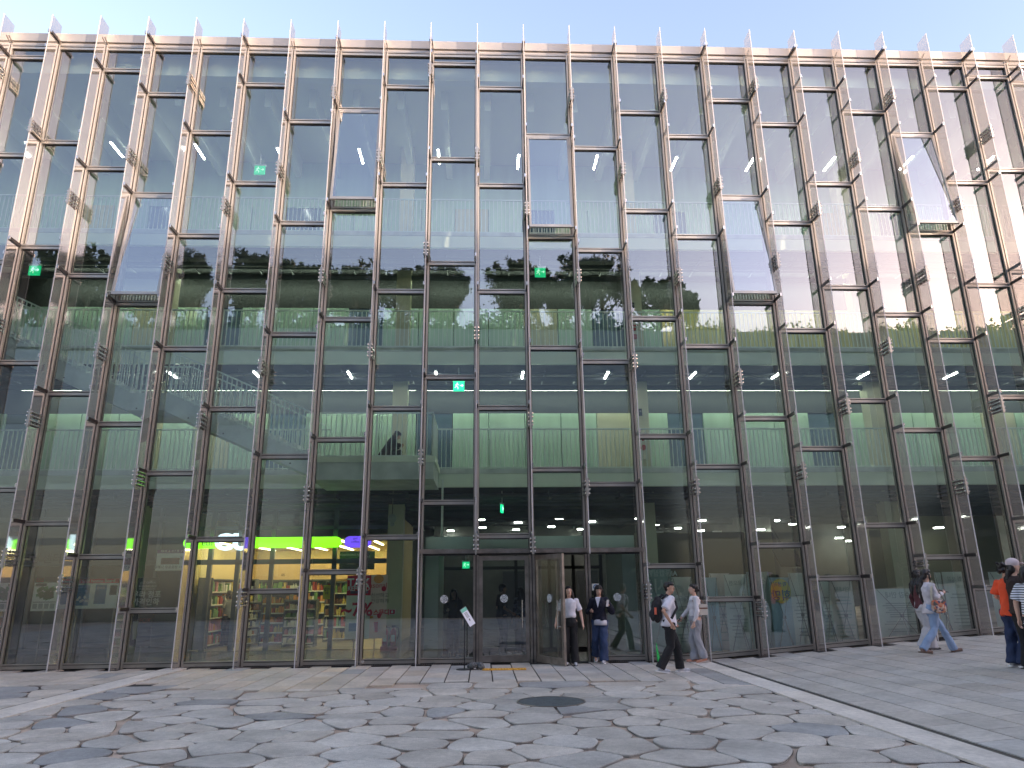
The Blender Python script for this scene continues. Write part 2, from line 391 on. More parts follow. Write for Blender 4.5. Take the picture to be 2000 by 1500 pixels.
# ================================================================ THE GLASS BUILDING
bld = wthing('glass_building', 'long glass fronted building with slanting looking glass fins and steel grid rising from the paving', 'building', (1.3, 0, 0))
TOPZ = 16.28
OFF = {1:12.84,2:13.25,3:12.47,4:11.71,5:10.52,6:12.08,7:10.91,8:11.32,9:12.09,10:12.89,11:12.1,12:13.67,13:10.2,14:11.38,15:10.62,16:11.83,17:11.06,18:12.28,19:11.52,20:10.8,21:12.37,22:12.78,0:11.35,-1:12.6,-2:10.9,23:12.6,24:11.3,25:12.1}
SP = 3.1
OPEN = {4:11.70, 8:14.42, 12:13.67, 16:11.83, 20:13.91}
CL = {2:[7.96,13.43],3:[2.38,5.55,11.35],4:[1.8,7.22,12.64],5:[4.15,9.55,14.97],6:[5.49,11.19],7:[1.45,6.84,12.27],8:[3.76,9.21,14.64],9:[1.89,7.24,12.67],
      10:[4.61,9.99,15.43],11:[2.62,7.69,12.77],12:[2.56,5.51,11.16],13:[3.87,9.26,14.69],14:[1.51,6.97,12.38],15:[3.88,9.28,14.74],16:[1.1,6.56,11.98],
      17:[4.23,9.73,15.15],18:[5.82,11.25],19:[1.96,7.4,12.87],20:[3.86,9.37,14.9],21:[5.86,11.46],22:[3.1,8.4,13.7],1:[4.5,9.9,15.3],23:[5.2,10.6],0:[6.4,11.9]}
HEAD = 2.47
def levels(b_):
    o = OFF[b_]; base = .075+gz((mx_(b_)+mx_(b_+1))/2); lo = HEAD if 10 <= b_ <= 13 else base
    z = []; v = o
    while v < TOPZ-.2: v += SP
    while v > lo+.25:
        if v < TOPZ-.12: z.append(v)
        v -= SP
    return sorted(z), lo, base
def trans(mb, x0, x1, z, slope=0.):        # pressure cap: thin upper lip, dark groove, broad lower band
    def bx(y0, y1, za, zb, mi):
        mb.add([(x0,y0,za),(x1,y0,za+slope*(x1-x0)),(x1,y1,za+slope*(x1-x0)),(x0,y1,za),(x0,y0,zb),(x1,y0,zb+slope*(x1-x0)),(x1,y1,zb+slope*(x1-x0)),(x0,y1,zb)],
               [(0,3,2,1),(4,5,6,7),(0,1,5,4),(1,2,6,5),(2,3,7,6),(3,0,4,7)], mi)
    bx(-.075, .03, z+.030, z+.055, 0); bx(-.030, .03, z+.012, z+.030, 1); bx(-.060, .03, z-.055, z+.012, 0); bx(-.022, .05, z-.075, z-.055, 1)
MW = .060
LEV = {}
for b_ in range(-2, 26):
    xa, xb = mx_(b_), mx_(b_+1); zs, lo, base = levels(b_); LEV[b_] = zs
    bay = MB(); X0, X1 = xa+MW, xb-MW
    for z in zs: trans(bay, X0, X1, z)
    trans(bay, X0, X1, TOPZ)
    if not 10 <= b_ <= 13:
        s_ = RS if xa > RX0-.3 else 0
        trans(bay, X0, X1, .075+gz(xa) if s_ else .075, s_)
    bay.box(X0, X0+.012, -.012, .03, lo, TOPZ, 1).box(X1-.012, X1, -.012, .03, lo, TOPZ, 1)
    fr = bay.build('bay_frame', [STEEL, DARK], bld)
    edges = [lo]+zs+[TOPZ]
    for k in range(len(edges)-1):
        a, c = edges[k], edges[k+1]
        if b_ in OPEN and abs(c-OPEN[b_]) < .1:      # top-hung sash pushed outwards at its foot
            sw = MB(); h = c-a-.14; ang = math.asin(.36/h); top = Vector((0, -.05, c-.07)); dv = Vector((0, -math.sin(ang), -math.cos(ang))); nv = Vector((0, -math.cos(ang), math.sin(ang)))
            xl, xr = X0+.012, X1-.012; fw = .055
            def P(x, t, o_=0): return Vector((x, 0, 0))+top+dv*t+nv*o_
            sw.obox((P(xl+fw/2, h/2)), (fw/2,0,0), nv*.03, dv*h/2, 0); sw.obox((P(xr-fw/2, h/2)), (fw/2,0,0), nv*.03, dv*h/2, 0)
            sw.obox(P((xl+xr)/2, fw/2), ((xr-xl)/2-fw,0,0), nv*.03, dv*fw/2, 0); sw.obox(P((xl+xr)/2, h-fw*.7), ((xr-xl)/2-fw,0,0), nv*.03, dv*fw*.7, 0)
            so = sw.build('open_sash', [STEEL], fr)
            gp = MB(); gp.add([P(xl+fw, fw, .01), P(xr-fw, fw, .01), P(xr-fw, h-fw*1.4, .01), P(xl+fw, h-fw*1.4, .01)], [(0,3,2,1)]); gp.build('sash_pane', SASH, fr)
            lv = MB()       # fixed frame and stay arms seen under the raised sash
            lv.box(X0, X0+.035, -.03, .06, a+.08, c-.08); lv.box(X1-.035, X1, -.03, .06, a+.08, c-.08); lv.box(X0+.035, X1-.035, -.03, .06, a+.06, a+.10)
            for xx in (X0+.05, X1-.06): lv.bar((xx, -.03, a+.25), (xx, -.30, a+.11), .012, .025)
            lv.build('sash_stay', STEEL2, fr)
            rg = MB(); x = X0+.05
            while x < X1-.05: rg.box(x, x+.02, -.02, .0, a+.10, a+.34); x += .075
            rg.box(X0+.04, X1-.04, -.02, 0, a+.33, a+.36); rg.build('guard_grille', RAILM, fr)
            continue
        if k == 0 and not 10 <= b_ <= 13:
            s_ = RS*(X1-X0) if xa > RX0-.3 else 0
            v = [(X0, 0, a-.04), (X1, 0, a-.04+s_), (X1, 0, c), (X0, 0, c)]
        else: v = [(X0, 0, a), (X1, 0, a), (X1, 0, c), (X0, 0, c)]
        # every pane sits a hair out of true, as real ones do
        ry = rnd.uniform(-.0016,.0016); rx = rnd.uniform(-.0012,.0012)
        v = [(p[0], (p[0]-(X0+X1)/2)*ry+(p[2]-(a+c)/2)*rx, p[2]) for p in v]
        pn = MB(); pn.add(v, [(0,1,2,3)])
        pn.build('pane', GLASS, fr)
    # header of the entrance bays
def mull(mb, x, z0, z1):
    for a, b_, y, mi in ((-.060,-.016,-.065,0), (.016,.060,-.065,0), (-.016,.016,-.02,1)):
        mb.box(x+a, x+b_, y, .05, z0, z1, mi)
    mb.box(x-.035, x+.035, .05, .16, z0, z1, 2)
for i in range(-2, 27):
    m = MB(); x = mx_(i); z0 = gz(x)-.05 if i <= 10 or i >= 14 else HEAD-.06
    mull(m, x, z0, 16.45); m.build('mullion', [STEEL, DARK, STEEL2], bld)
# fins
FB, FF = -.068, -.52
_a = MB(); _a.bar((0, FF+.03, .03), (0, -.066, .03), .022, .075, 0); _a.box(-.016, .016, FF-.01, FF+.03, -.015, .075, 1)
_o = _a.build('bracket', [ARM, ROD]); ARMM = _o.data; bpy.data.objects.remove(_o)
for i in range(-1, 26):
    x = mx_(i); z0 = gz(x)-.02 if not 11 <= i <= 13 else HEAD-.12
    f = MB(); segs = sorted(CL.get(i, [5.4, 10.8])); FT = 16.98
    cuts = [z0]+[c for c in segs if c > z0+.6]+[FT]
    for a, c in zip(cuts, cuts[1:]):
        a2 = a+.012 if a > z0 else a; c2 = c-.012 if c < FT else c
        f.add([(x,FB,a2),(x,FF,a2),(x,FF,c2),(x,FB,c2)], [(0,1,2,3)], 0)
        f.box(x-.010, x+.010, FF-.008, FF+.004, a2, c2, 1)
    fin = f.build('glass_fin', [FIN, EDGE], bld)
    for b_, sgn in ((i-1, -1), (i, 1)):
        for z in LEV.get(b_, []):
            if z < z0+.1: continue
            o = bpy.data.objects.new('bracket', ARMM); col.objects.link(o); o.parent = fin; o.location = (x+sgn*.030, 0, z)
    if i % 2 == 0:
        for sgn in (-1, 1):
            o = bpy.data.objects.new('bracket', ARMM); col.objects.link(o); o.parent = fin; o.location = (x+sgn*.030, 0, TOPZ+.14)
    MB().bar((x+.035, -.25, 16.50), (x+.035, -.05, 16.40), .02, .03).build('top_stay', STEEL2, fin)
    for z in segs:
        if z < z0-.3: continue
        z = max(z, z0+.05)
        c = MB()
        for dz in (-.145, -.062, .055, .14):
            for sgn in (-1, 1): c.cyl((x+sgn*.045, -.50, z+dz), (x+sgn*.045, -.10, z+dz), .017, 8, 0)
            for sgn in (-1, 1):
                c.ell((x+sgn*.045, FF-.005, z+dz), .024, .024, .024, 0, 8)
                for q in range(3): c.box(x+sgn*.03-.01, x+sgn*.03+.01, -.42+q*.12, -.39+q*.12, z+dz-.028, z+dz+.028, 1)
        c.box(x-.026, x+.026, FF-.03, FF+.03, z-.21, z+.21, 2)
        c.build('clamp', [ROD, ARM, STEEL], fin, smooth=False)
# top trim and parapet
t = MB(); t.box(mx_(-2), mx_(26), -.055, .30, 16.36, 16.42).box(mx_(-2), mx_(26), -.02, .28, 16.42, 16.48, 0).box(mx_(-2), mx_(26), -.075, .35, 16.48, 16.74)
t.build('parapet', mat('parapet_metal', (.42,.40,.38), .5, .5, noise=.08, nscale=1), bld)
XL, XR = mx_(-2), mx_(26)
r = MB(); r.box(XL, XR, .35, 16, 16.45, 16.7).box(XL-.3, XL, -.05, 16, -.1, 16.6).box(XR, XR+.3, -.05, 16, -.1, 16.6).box(XL, XR, 15.8, 16, -.1, 16.45)
r.build('shell_wall', CONC, bld)
# roof edge beam behind the glass, ribs running back
r = MB(); r.box(XL, XR, .38, .62, 15.78, 16.45); r.build('edge_beam', mat('pale_beam', (.70,.74,.64), .6), bld)
RIBM = mat('ceiling_rib_paint', (.72,.76,.62), .6)
r = MB()
for i in range(-1, 26): r.box(mx_(i)+.20, mx_(i)+.40, 1.15, 4.9, 15.35, 16.0)
r.box(XL, XR, .62, 5, 16.0, 16.1); r.build('ceiling_rib', RIBM, bld)
# floor slabs
YE, YW = 2.6, 5.0
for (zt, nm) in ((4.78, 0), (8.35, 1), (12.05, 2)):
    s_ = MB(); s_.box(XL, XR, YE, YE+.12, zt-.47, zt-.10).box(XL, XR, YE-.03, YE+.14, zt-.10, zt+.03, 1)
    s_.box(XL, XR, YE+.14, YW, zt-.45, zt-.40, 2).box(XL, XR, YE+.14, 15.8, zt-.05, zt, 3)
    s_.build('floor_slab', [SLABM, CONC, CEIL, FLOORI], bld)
    p = MB()
    for yy, rr, dz in ((3.1,.035,-.62), (3.5,.06,-.66), (3.9,.03,-.60), (4.3,.09,-.72)):
        p.cyl((XL, yy, zt+dz), (XR, yy, zt+dz), rr, 8)
    for x in range(int(XL)+1, int(XR)): p.box(x, x+.03, 3.0, 4.5, zt-.56, zt-.53)
    p.build('service_pipe', mat('pipe_grey', (.09,.10,.115), .5, .4), bld)
p = MB()
# back walls behind the walkways
for k, (z0, z1) in enumerate(((4.78, 8.30), (8.35, 11.9), (12.05, 16.0))):
    wl = MB(); x = XL; j = 0
    while x < XR:
        wd = 1.15; kind = 0
        h = (j*7+k*3) % 11
        if k == 1 and x > 6: kind = 1
        elif h in (3, 8): kind = 2
        elif h == 5: kind = 3
        wl.box(x+.01, x+wd-.012, YW+(.06 if kind == 2 else 0), YW+.12, z0, z0+2.2, kind)
        wl.box(x+.0, x+wd, YW+.02, YW+.14, z0+2.2, z1, 5 if k != 2 else 0)  # upper wall coloured dark in place of the shade above the daylit part
        if kind == 1 and j % 2:
            wl.box(x+.1, x+wd-.15, YW-.012, YW+.02, z0+.62, z0+.78, 4)
        x += wd; j += 1
    wl.build('walkway_wall', [WALLG, mat('yellow_panel', (.80,.74,.36), .5, noise=.06, nscale=1), mat('blue_grey_glazing', (.10,.16,.22), .12), WALLY, WALLD, mat('upper_wall_shade', (.045,.05,.055), .6)], bld)
# railings
def railing(pts, h=1.14, sp=.125, base=-.02, top=.035, bw=.021, far=True):
    mb = MB()
    for a, b_ in zip(pts, pts[1:]):
        a = Vector(a); b_ = Vector(b_); d = b_-a; L = Vector((d.x, d.y, 0)).length; n_ = max(1, int(L/sp))
        mb.bar(a+Vector((0,0,h)), b_+Vector((0,0,h)), .045, top); mb.bar(a+Vector((0,0,.04)), b_+Vector((0,0,.04)), .02, .03)
        for i in range(n_+1):
            p = a+d*(i/n_); w_ = .035 if i % 12 == 0 else bw
            mb.box(p.x-w_/2, p.x+w_/2, p.y-.012, p.y+.012, p.z+base, p.z+h)
    return mb
for zt in (8.38, 12.08): railing([(XL, YE+.05, zt), (XR, YE+.05, zt)]).build('railing', RAILM, bld)
railing([(XL, YE+.05, 4.81), (-4.1, YE+.05, 4.81)]).build('railing', RAILM, bld)
railing([(-1.12, .62, 4.79), (-1.12, YE+.05, 4.81), (XR, YE+.05, 4.81)]).build('railing', RAILM, bld)
railing([(-4.05, .62, 4.79), (-1.12, .62, 4.79)]).build('railing', RAILM, bld)
# platform reaching out to the glass, stair up to the left
b = MB(); b.box(-4.1, -1.06, .55, YE-.03, 4.23, 4.66, 0).box(-4.1, -1.02, .52, YE-.03, 4.66, 4.80, 1); b.build('platform', [CONC, SLABM], bld)
stair = MB()
def flight(xa, za, xb, zb, y0, y1, th=.46):
    n_ = int(abs(zb-za)/.17); dx = (xb-xa)/n_; dz = (zb-za)/n_
    stair.add([(xa,y0,za),(xb,y0,zb),(xb,y0,zb-th),(xa,y0,za-th),(xa,y1,za),(xb,y1,zb),(xb,y1,zb-th),(xa,y1,za-th)], [(0,1,2,3),(4,7,6,5),(0,4,5,1),(3,2,6,7),(0,3,7,4),(1,5,6,2)])
    for i in range(n_): stair.box(min(xa+i*dx, xa+(i+1)*dx), max(xa+i*dx, xa+(i+1)*dx), y0+.1, y1-.1, max(za+i*dz, za+(i+1)*dz)-.16, max(za+i*dz, za+(i+1)*dz)+.02)
Y0, Y1 = .55, 2.0
flight(-12.95, 8.38, -8.75, 6.45, Y0, Y1); stair.box(-8.75, -7.85, Y0, Y1, 5.99, 6.45); flight(-7.85, 6.45, -4.1, 4.79, Y0, Y1); stair.box(-16.9, -12.95, Y0, YE, 7.92, 8.38)
for x, z in ((-11.2,7.35),(-10.4,7.0),(-9.7,6.65),(-7.2,5.95),(-6.3,5.55),(-5.4,5.15),(-4.6,4.8),(-8.5,6.2)):
    stair.ell((x, Y0-.004, z-.16), .022, .006, .018, 1, 8)
sto = stair.build('staircase', [CONC, ARM], bld)
for yy in (Y0+.04, Y1-.04):
    railing([(-12.95, yy, 8.40), (-8.75, yy, 6.47), (-7.85, yy, 6.47), (-4.1, yy, 4.81)], h=1.10).build('stair_railing', RAILM, sto)
# columns
COLS = [onY(787, 640, 4.2).x, onY(1238, 610, 4.2).x]; cx0, cxd = COLS[0], (COLS[1]-COLS[0])
for k in range(-2, 4):
    x = cx0+k*cxd; c = MB()
    for z0, z1 in ((0, 4.32), (4.80, 7.88), (8.37, 11.6), (12.07, 16.0)): c.box(x-.22, x+.22, 4.0, 4.44, z0, z1)
    c.build('column', WALLY, bld)
# ground floor shell
b = MB(); b.box(XL, XR, .06, 16, -.08, .002); 
go = b.build('interior_floor', FLOORI, bld)
b = MB(); b.add([(RX0, .17, gz(RX0)), (XR, .17, gz(XR)), (XR, .17, -.1), (RX0, .17, -.1)], [(0,1,2,3)]); b.build('plinth', STEEL2, bld)
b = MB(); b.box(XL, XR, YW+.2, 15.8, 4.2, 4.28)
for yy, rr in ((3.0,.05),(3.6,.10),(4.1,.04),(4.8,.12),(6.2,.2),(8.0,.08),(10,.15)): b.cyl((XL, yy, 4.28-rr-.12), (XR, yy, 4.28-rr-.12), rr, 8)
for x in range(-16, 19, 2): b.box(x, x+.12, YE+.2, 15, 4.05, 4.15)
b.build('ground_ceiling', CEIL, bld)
b = MB(); b.box(-1.9, XR, 13.9, 14.1, 0, 4.2, 0); x = 1.0
while x < XR: b.box(x, x+.9, 13.82, 13.9, 0, 2.3, 1); x += 3.1
b.box(5.1, 9.6, 6.3, 6.5, 0, 3.3, 2).box(13.4, 18, 7.3, 7.5, 0, 4.2, 2).box(9.6, 9.75, 6.3, 13.8, 0, 4.2, 0)
b.build('hall_wall', [WALLD, mat('dark_door', (.05,.055,.06), .4), mat('olive_wall', (.24,.23,.16), .7)], bld)
# entrance: header, vestibule lintel, side walls
e = MB(); e.box(mx_(10)-.02, mx_(14)+.02, -.14, .10, HEAD-.07, HEAD+.03, 0).box(mx_(10)-.02, mx_(14)+.02, -.06, .10, HEAD-.11, HEAD-.07, 1)
e.build('entrance_header', [STEEL2, DARK], bld)
e = MB(); e.box(mx_(10)+.1, mx_(14)-.1, .30, .42, HEAD+.03, HEAD+.34, 0).box(mx_(10)+.1, mx_(10)+.42, .30, 2.6, 0, HEAD+.03, 0).box(mx_(14)-.42, mx_(14)-.1, .30, 2.6, 0, HEAD+.03, 0)
e.box(mx_(10)+.1, mx_(14)-.1, .42, 2.7, HEAD+.05, HEAD+.12, 0)
e.build('vestibule', mat('vestibule_panel', (.78,.88,.80), .5), bld)
e = MB()
for x in (-.95, .1, 1.05, 1.95, 2.6, 3.35): e.box(x-.04, x+.04, 2.66, 2.76, 0, HEAD)
e.box(-.95, 3.35, 2.66, 2.76, 2.1, 2.18).box(-.95, 3.35, 2.66, 2.76, 0, .12); e.build('inner_door_frame', DARK, bld)
def emblem(cx_, cz_, y, par, rr=.088, ax=Vector((1,0,0)), nrm=Vector((0,-1,0)), name='emblem'):
    m = MB(); c = Vector((cx_, y, cz_)); N = 40
    def P(r_, t): return c+ax*(r_*math.cos(t))+Vector((0,0,1))*(r_*math.sin(t))+nrm*.004
    def arc(r0_, r1_, t0, t1, n_):
        k = len(m.v); vs = []
        for i in range(n_+1):
            t = t0+(t1-t0)*i/n_; vs += [P(r0_, t), P(r1_, t)]
        m.add(vs, [(2*i, 2*i+1, 2*i+3, 2*i+2) for i in range(n_)])
    arc(rr*.9, rr, 0, 2*math.pi, N); arc(rr*.66, rr*.72, 0, 2*math.pi, N)
    for q in range(5):
        a = math.pi/2+q*2*math.pi/5; arc(rr*.74, rr*.88, a-.35, a+.35, 5)
    arc(rr*.18, rr*.3, 0, 2*math.pi, 16)
    for q in range(5):
        a = math.pi/2+(q+.5)*2*math.pi/5; arc(rr*.34, rr*.62, a-.22, a+.22, 4)
    for q in range(5):
        a = math.pi/2+q*2*math.pi/5; arc(rr*.42, rr*.56, a-.25, a+.25, 4)
    return m.build(name, mat('etched_white', (.75,.78,.8), .6), par)
# fixed lights of the entrance
def fixed(b_):
    x0, x1 = mx_(b_)+MW, mx_(b_+1)-MW; f = MB(); trans(f, x0, x1, .075); o = f.build('entrance_frame', [STEEL, DARK], bld)
    p = MB(); p.add([(x0,0,.1),(x1,0,.1),(x1,0,HEAD),(x0,0,HEAD)], [(0,1,2,3)]); p.build('entrance_pane', GLASS2, o)
    emblem((x0+x1)/2-(0.08 if b_ == 10 else -.02), 1.385, -.004, o); return o
GLASS2 = glass('entrance_glass', (.55,.64,.60), .18, 0, (.97,.98,1), wav=.0007)
fixed(10); fixed(13)
for i in (11, 12, 13):
    m = MB(); x = mx_(i); m.box(x-.06, x-.012, -.09, .08, -.01, HEAD-.11, 0).box(x+.012, x+.06, -.09, .08, -.01, HEAD-.11, 0).box(x-.012, x+.012, -.05, .08, 0, HEAD-.11, 1)
    m.build('door_post', [STEEL2, DARK], bld)
def door(hx, width, ang, flip=1):
    d = Vector((math.cos(ang)*flip, -math.sin(ang), 0)); n_ = Vector((-d.y, d.x, 0)); c0 = Vector((hx, -.03, 0))
    def bx(a, b_, z0, z1, mb, th=.028, mi=0): mb.obox(c0+d*(a+b_)/2+Vector((0,0,(z0+z1)/2)), d*(b_-a)/2, n_*th, (0,0,(z1-z0)/2), mi)
    m = MB(); H = HEAD-.13
    bx(0, .085, .02, H, m); bx(width-.085, width, .02, H, m); bx(.085, width-.085, .02, .16, m); bx(.085, width-.085, H-.10, H, m)
    o = m.build('door', [STEEL2, DARK], bld)
    p = MB(); a = c0+d*.085; b2 = c0+d*(width-.085); p.add([a+Vector((0,0,.16)), b2+Vector((0,0,.16)), b2+Vector((0,0,H-.1)), a+Vector((0,0,H-.1))], [(0,1,2,3)]); p.build('door_glass', GLASS2, o)
    hnd = MB(); hp = c0+d*(width-.16); hnd.cyl(hp-n_*.07+Vector((0,0,.75)), hp-n_*.07+Vector((0,0,1.35)), .014, 8)
    for z in (.8, 1.3): hnd.cyl(hp+Vector((0,0,z)), hp-n_*.07+Vector((0,0,z)), .01, 6)
    hnd.build('handle', ROD, o)
    mc = c0+d*(width*.5); emblem(mc.x, 1.385, mc.y, o, ax=d, nrm=-n_ if n_.y > 0 else n_)
    return o
door(mx_(11)+.07, 1.15, 0)
door(mx_(12)+.075, 1.15, R(62))
for xx in (mx_(12)+.55, mx_(12)+.62):
    b = MB(); b.box(xx, xx+.045, .02, .08, 0, HEAD-.1); b.build('door_post', STEEL2, bld)
# ================================================================ OPPOSITE SIDE OF THE COURT (seen only as a reflection)
opp = wthing('opposite_building', 'long dark glazed building across the court, mirrored in the glass front', 'building', (0, -27, 0))
b = MB(); b.box(-60, 90, -45, -27.2, -1, 17.8); b.build('wall', mat('opposite_wall', (.22,.22,.21), .5, noise=.2, nscale=.5), opp)
b = MB()
for z in (4.4, 8.0, 11.7): b.box(-60, 60, -27.12, -27.08, z, z+.4)
b.box(-60, 60, -27.2, -26.9, 16.6, 17.9); b.build('frame', mat('opposite_frame', (.13,.14,.15), .25, .8), opp)
b = MB().box(-60, 60, -27.19, -27.15, 0, 16.6); b.build('window', mat('opposite_glass', (.15,.165,.18), .14, .8), opp)
b = MB().box(-60, 60, -45, -27.2, 17.8, 17.95); b.build('roof_garden', mat('roof_soil', (.06,.07,.035), .9, noise=.4, nscale=2), opp)
def ORD(n):
    w_ = 'first second third fourth fifth sixth seventh eighth ninth tenth eleventh twelfth thirteenth fourteenth fifteenth sixteenth seventeenth eighteenth nineteenth'.split()
    if n < 19: return w_[n]
    t_, u = divmod(n+1, 10); return {2:'twentieth',3:'thirtieth'}[t_] if u == 0 else {2:'twenty-',3:'thirty-'}[t_]+w_[u-1]
# trees on its roof
LEAF = mat('leaf', (.035,.052,.022), .6, noise=.5, nscale=1.3, coords='Object')
BARK = mat('bark', (.09,.07,.05), .9)
def make_tree(seed, h, spread, dens=1500):
    r_ = random.Random(seed); t = thing('tree', 'x', 'tree'); tk = MB(); lf = MB(); tips = []
    def limb(p, d, L, rad, lev):
        pts = [p]; q = p.copy(); dd = d.copy()
        for k in range(4):
            dd = (dd+Vector((r_.gauss(0,.13), r_.gauss(0,.13), r_.gauss(.04,.06)))).normalized(); q = q+dd*L/4; pts.append(q.copy())
        tk.tube(pts, [rad*(1-.16*k) for k in range(5)], 6, cap=False)
        if lev >= 1: tips.extend([(pts[i], L*.3) for i in (2, 3, 4)])
        if lev < 3:
            for k in range(4 if lev else 6):
                a = r_.uniform(0, 6.28); e_ = r_.uniform(.25,.95); base = pts[r_.choice((2,3,4))]
                nd = (dd*.5+Vector((math.cos(a)*spread*e_, math.sin(a)*spread*e_, r_.uniform(.1,.7)))).normalized(); limb(base, nd, L*r_.uniform(.5,.7), rad*.5, lev+1)
    limb(Vector((0,0,0)), Vector((0,0,1)), h*.42, .11, 0)
    for k in range(dens*2):
        p, s_ = tips[r_.randrange(len(tips))]
        c = p+Vector((r_.gauss(0,s_*.55), r_.gauss(0,s_*.55), r_.gauss(0,s_*.45)))
        a = Vector((r_.gauss(0,1), r_.gauss(0,1), r_.gauss(0,1))).normalized(); b_ = a.orthogonal().normalized(); L = r_.uniform(.05,.12)
        lf.add([c-a*L, c+b_*L*.4, c+a*L, c-b_*L*.4], [(0,1,2,3)])
    tk.build('trunk', BARK, t); lf.build('crown', LEAF, t); return t
protos = [make_tree(1, 4.2, .8, 4200), make_tree(2, 4.8, .5, 3600), make_tree(3, 3.2, 1.1, 4200), make_tree(5, 4.4, .95, 2400)]
REAL = [max(v.co.z for ch in p.children if ch.name.startswith('crown') for v in ch.data.vertices)*.93 for p in protos]
# (photo column, top row, kind)
TR = [(60,560,2),(110,520,0),(165,545,2),(215,505,3),(290,560,2),(345,530,2),(385,495,0),(420,520,3),(470,520,1),(515,510,0),(560,512,0),(600,545,2),(650,545,2),(695,545,2),(730,535,3),(775,545,2),(835,545,0),(880,530,0),(905,545,3),(965,520,1),(985,525,3),(1020,530,1),(1075,530,3),(1090,540,0),(1150,515,0),(1185,520,3),(1270,565,2),(1360,585,2)]
first = {}
for n_, (px, ty, k) in enumerate(TR):
    q = onY(px, ty, 27+3.5+1.5*(n_ % 3)); base = 17.8; hh = q.z-base
    src = protos[k]
    if k not in first: t = src; first[k] = 1
    else:
        t = src.copy(); col.objects.link(t)
        for ch in src.children:
            c = ch.copy(); col.objects.link(c); c.parent = t
    real = REAL[k]; s_ = max(.5, hh/real)
    t.location = (q.x, -(27+3.5+1.5*(n_ % 3)), base); t.rotation_euler = (0,0,n_*1.7); t.scale = (s_, s_, s_)
    tag(t, '%s tree from the left in the row mirrored dark in the glass front' % ORD(n_), 'tree', 'trees mirrored in the glass front')
# the stepped hill closing the court on the right, unseen, sized to block sun
b = MB(); vs = [(58,-26.8,gz(58)-.1),(150,-26.8,gz(58)),(150,40,gz(58)),(58,40,gz(58)-.1),(70,-26.8,15.5),(150,-26.8,17),(150,40,17),(70,40,15.5)]
b.add(vs, [(0,3,2,1),(4,5,6,7),(0,1,5,4),(1,2,6,5),(2,3,7,6),(3,0,4,7)]); structure('hill', b, mat('hill_grass', (.06,.08,.035), .9, noise=.4, nscale=.6))
# low hedge along the opposite roof edge
b = MB(); r_ = random.Random(11)
for k in range(60000):
    x = r_.uniform(-40, 45); lim = (1.3 if x < 11 else .7)+(.35*math.sin(x*.9)+.25*math.sin(x*2.3+1))*(1 if x < 11 else .6); c = Vector((x, -28.2-r_.random()*1.6, 17.9+abs(r_.gauss(0,.5))*lim))
    a = Vector((r_.gauss(0,1), r_.gauss(0,1), r_.gauss(0,1))).normalized(); d = a.orthogonal().normalized(); L = r_.uniform(.08,.18)
    b.add([c-a*L, c+d*L*.5, c+a*L, c-d*L*.5], [(0,1,2,3)])
tag(b.build('hedge', LEAF), 'low leafy growth along the opposite roof edge, mirrored in the glass', 'hedge', kind='stuff')

# ================================================================ LAMPS AND SIGNS INSIDE
def dup(o):
    c = o.copy(); col.objects.link(c)
    for ch in o.children:
        d = ch.copy(); col.objects.link(d); d.parent = c
    return c
def tube_lamp():
    t = thing('tube_lamp', 'x', 'lamp'); m = MB().box(-.04,.04,-.42,.42,0,.05); m.build('lamp_housing', WHITE, t)
    m = MB(); m.box(-.02,.02,-.40,.40,-.03,-.001); m.build('lamp_tube', LAMP, t); return t
tl = tube_lamp(); firstl = True
ROW1 = [(340,720),(505,718),(685,718),(853,718),(1020,718),(1183,716),(1350,716),(1512,716),(1680,713),(1848,710),(2010,708)]
ROW2 = [(65,292),(228,292),(390,296),(548,303),(705,305),(857,306),(1012,316),(1163,317),(1316,320),(1465,320),(1620,320),(1770,318),(1925,318)]
for row, ZL, lab, grp in ((ROW1, 7.70, 'short white tube lamp under the second slab', 'tube lamps under the second walkway'), (ROW2, None, 'short tube lamp high in the top storey behind mirrored sky', 'tube lamps of the top storey')):
    for k_, (px, py) in enumerate(row):
        q = onY(px, py, 3.2); o = tl if firstl else dup(tl); firstl = False
        o.location = (q.x, 3.2, ZL or q.z); tag(o, ORD(k_)+' from the left: '+lab, 'lamp', grp)
for Yl, zl, lab, xs_ in ((4.55, 7.62, 'thin pale light line on the wall below the second slab', [(-14,-1.95),(-1.75,4.75),(5.0,11.6),(11.9,19)]), (4.55, 11.38, 'thin pale light line behind the mirrored treetops', [(-14,-2.1),(-1.9,4.6),(5.1,19)])):
    for n_, (a, c) in enumerate(xs_):
        t = wthing('line_light', ['First','Second','Third','Fourth'][n_]+' from the left: '+lab, 'light', (a, Yl, zl))
        MB().box(a, c, Yl, Yl+.06, zl+.03, zl+.07).build('light_housing', WHITE, t); MB().box(a, c, Yl-.01, Yl+.05, zl-.0, zl+.03).build('light_strip', LINE, t)
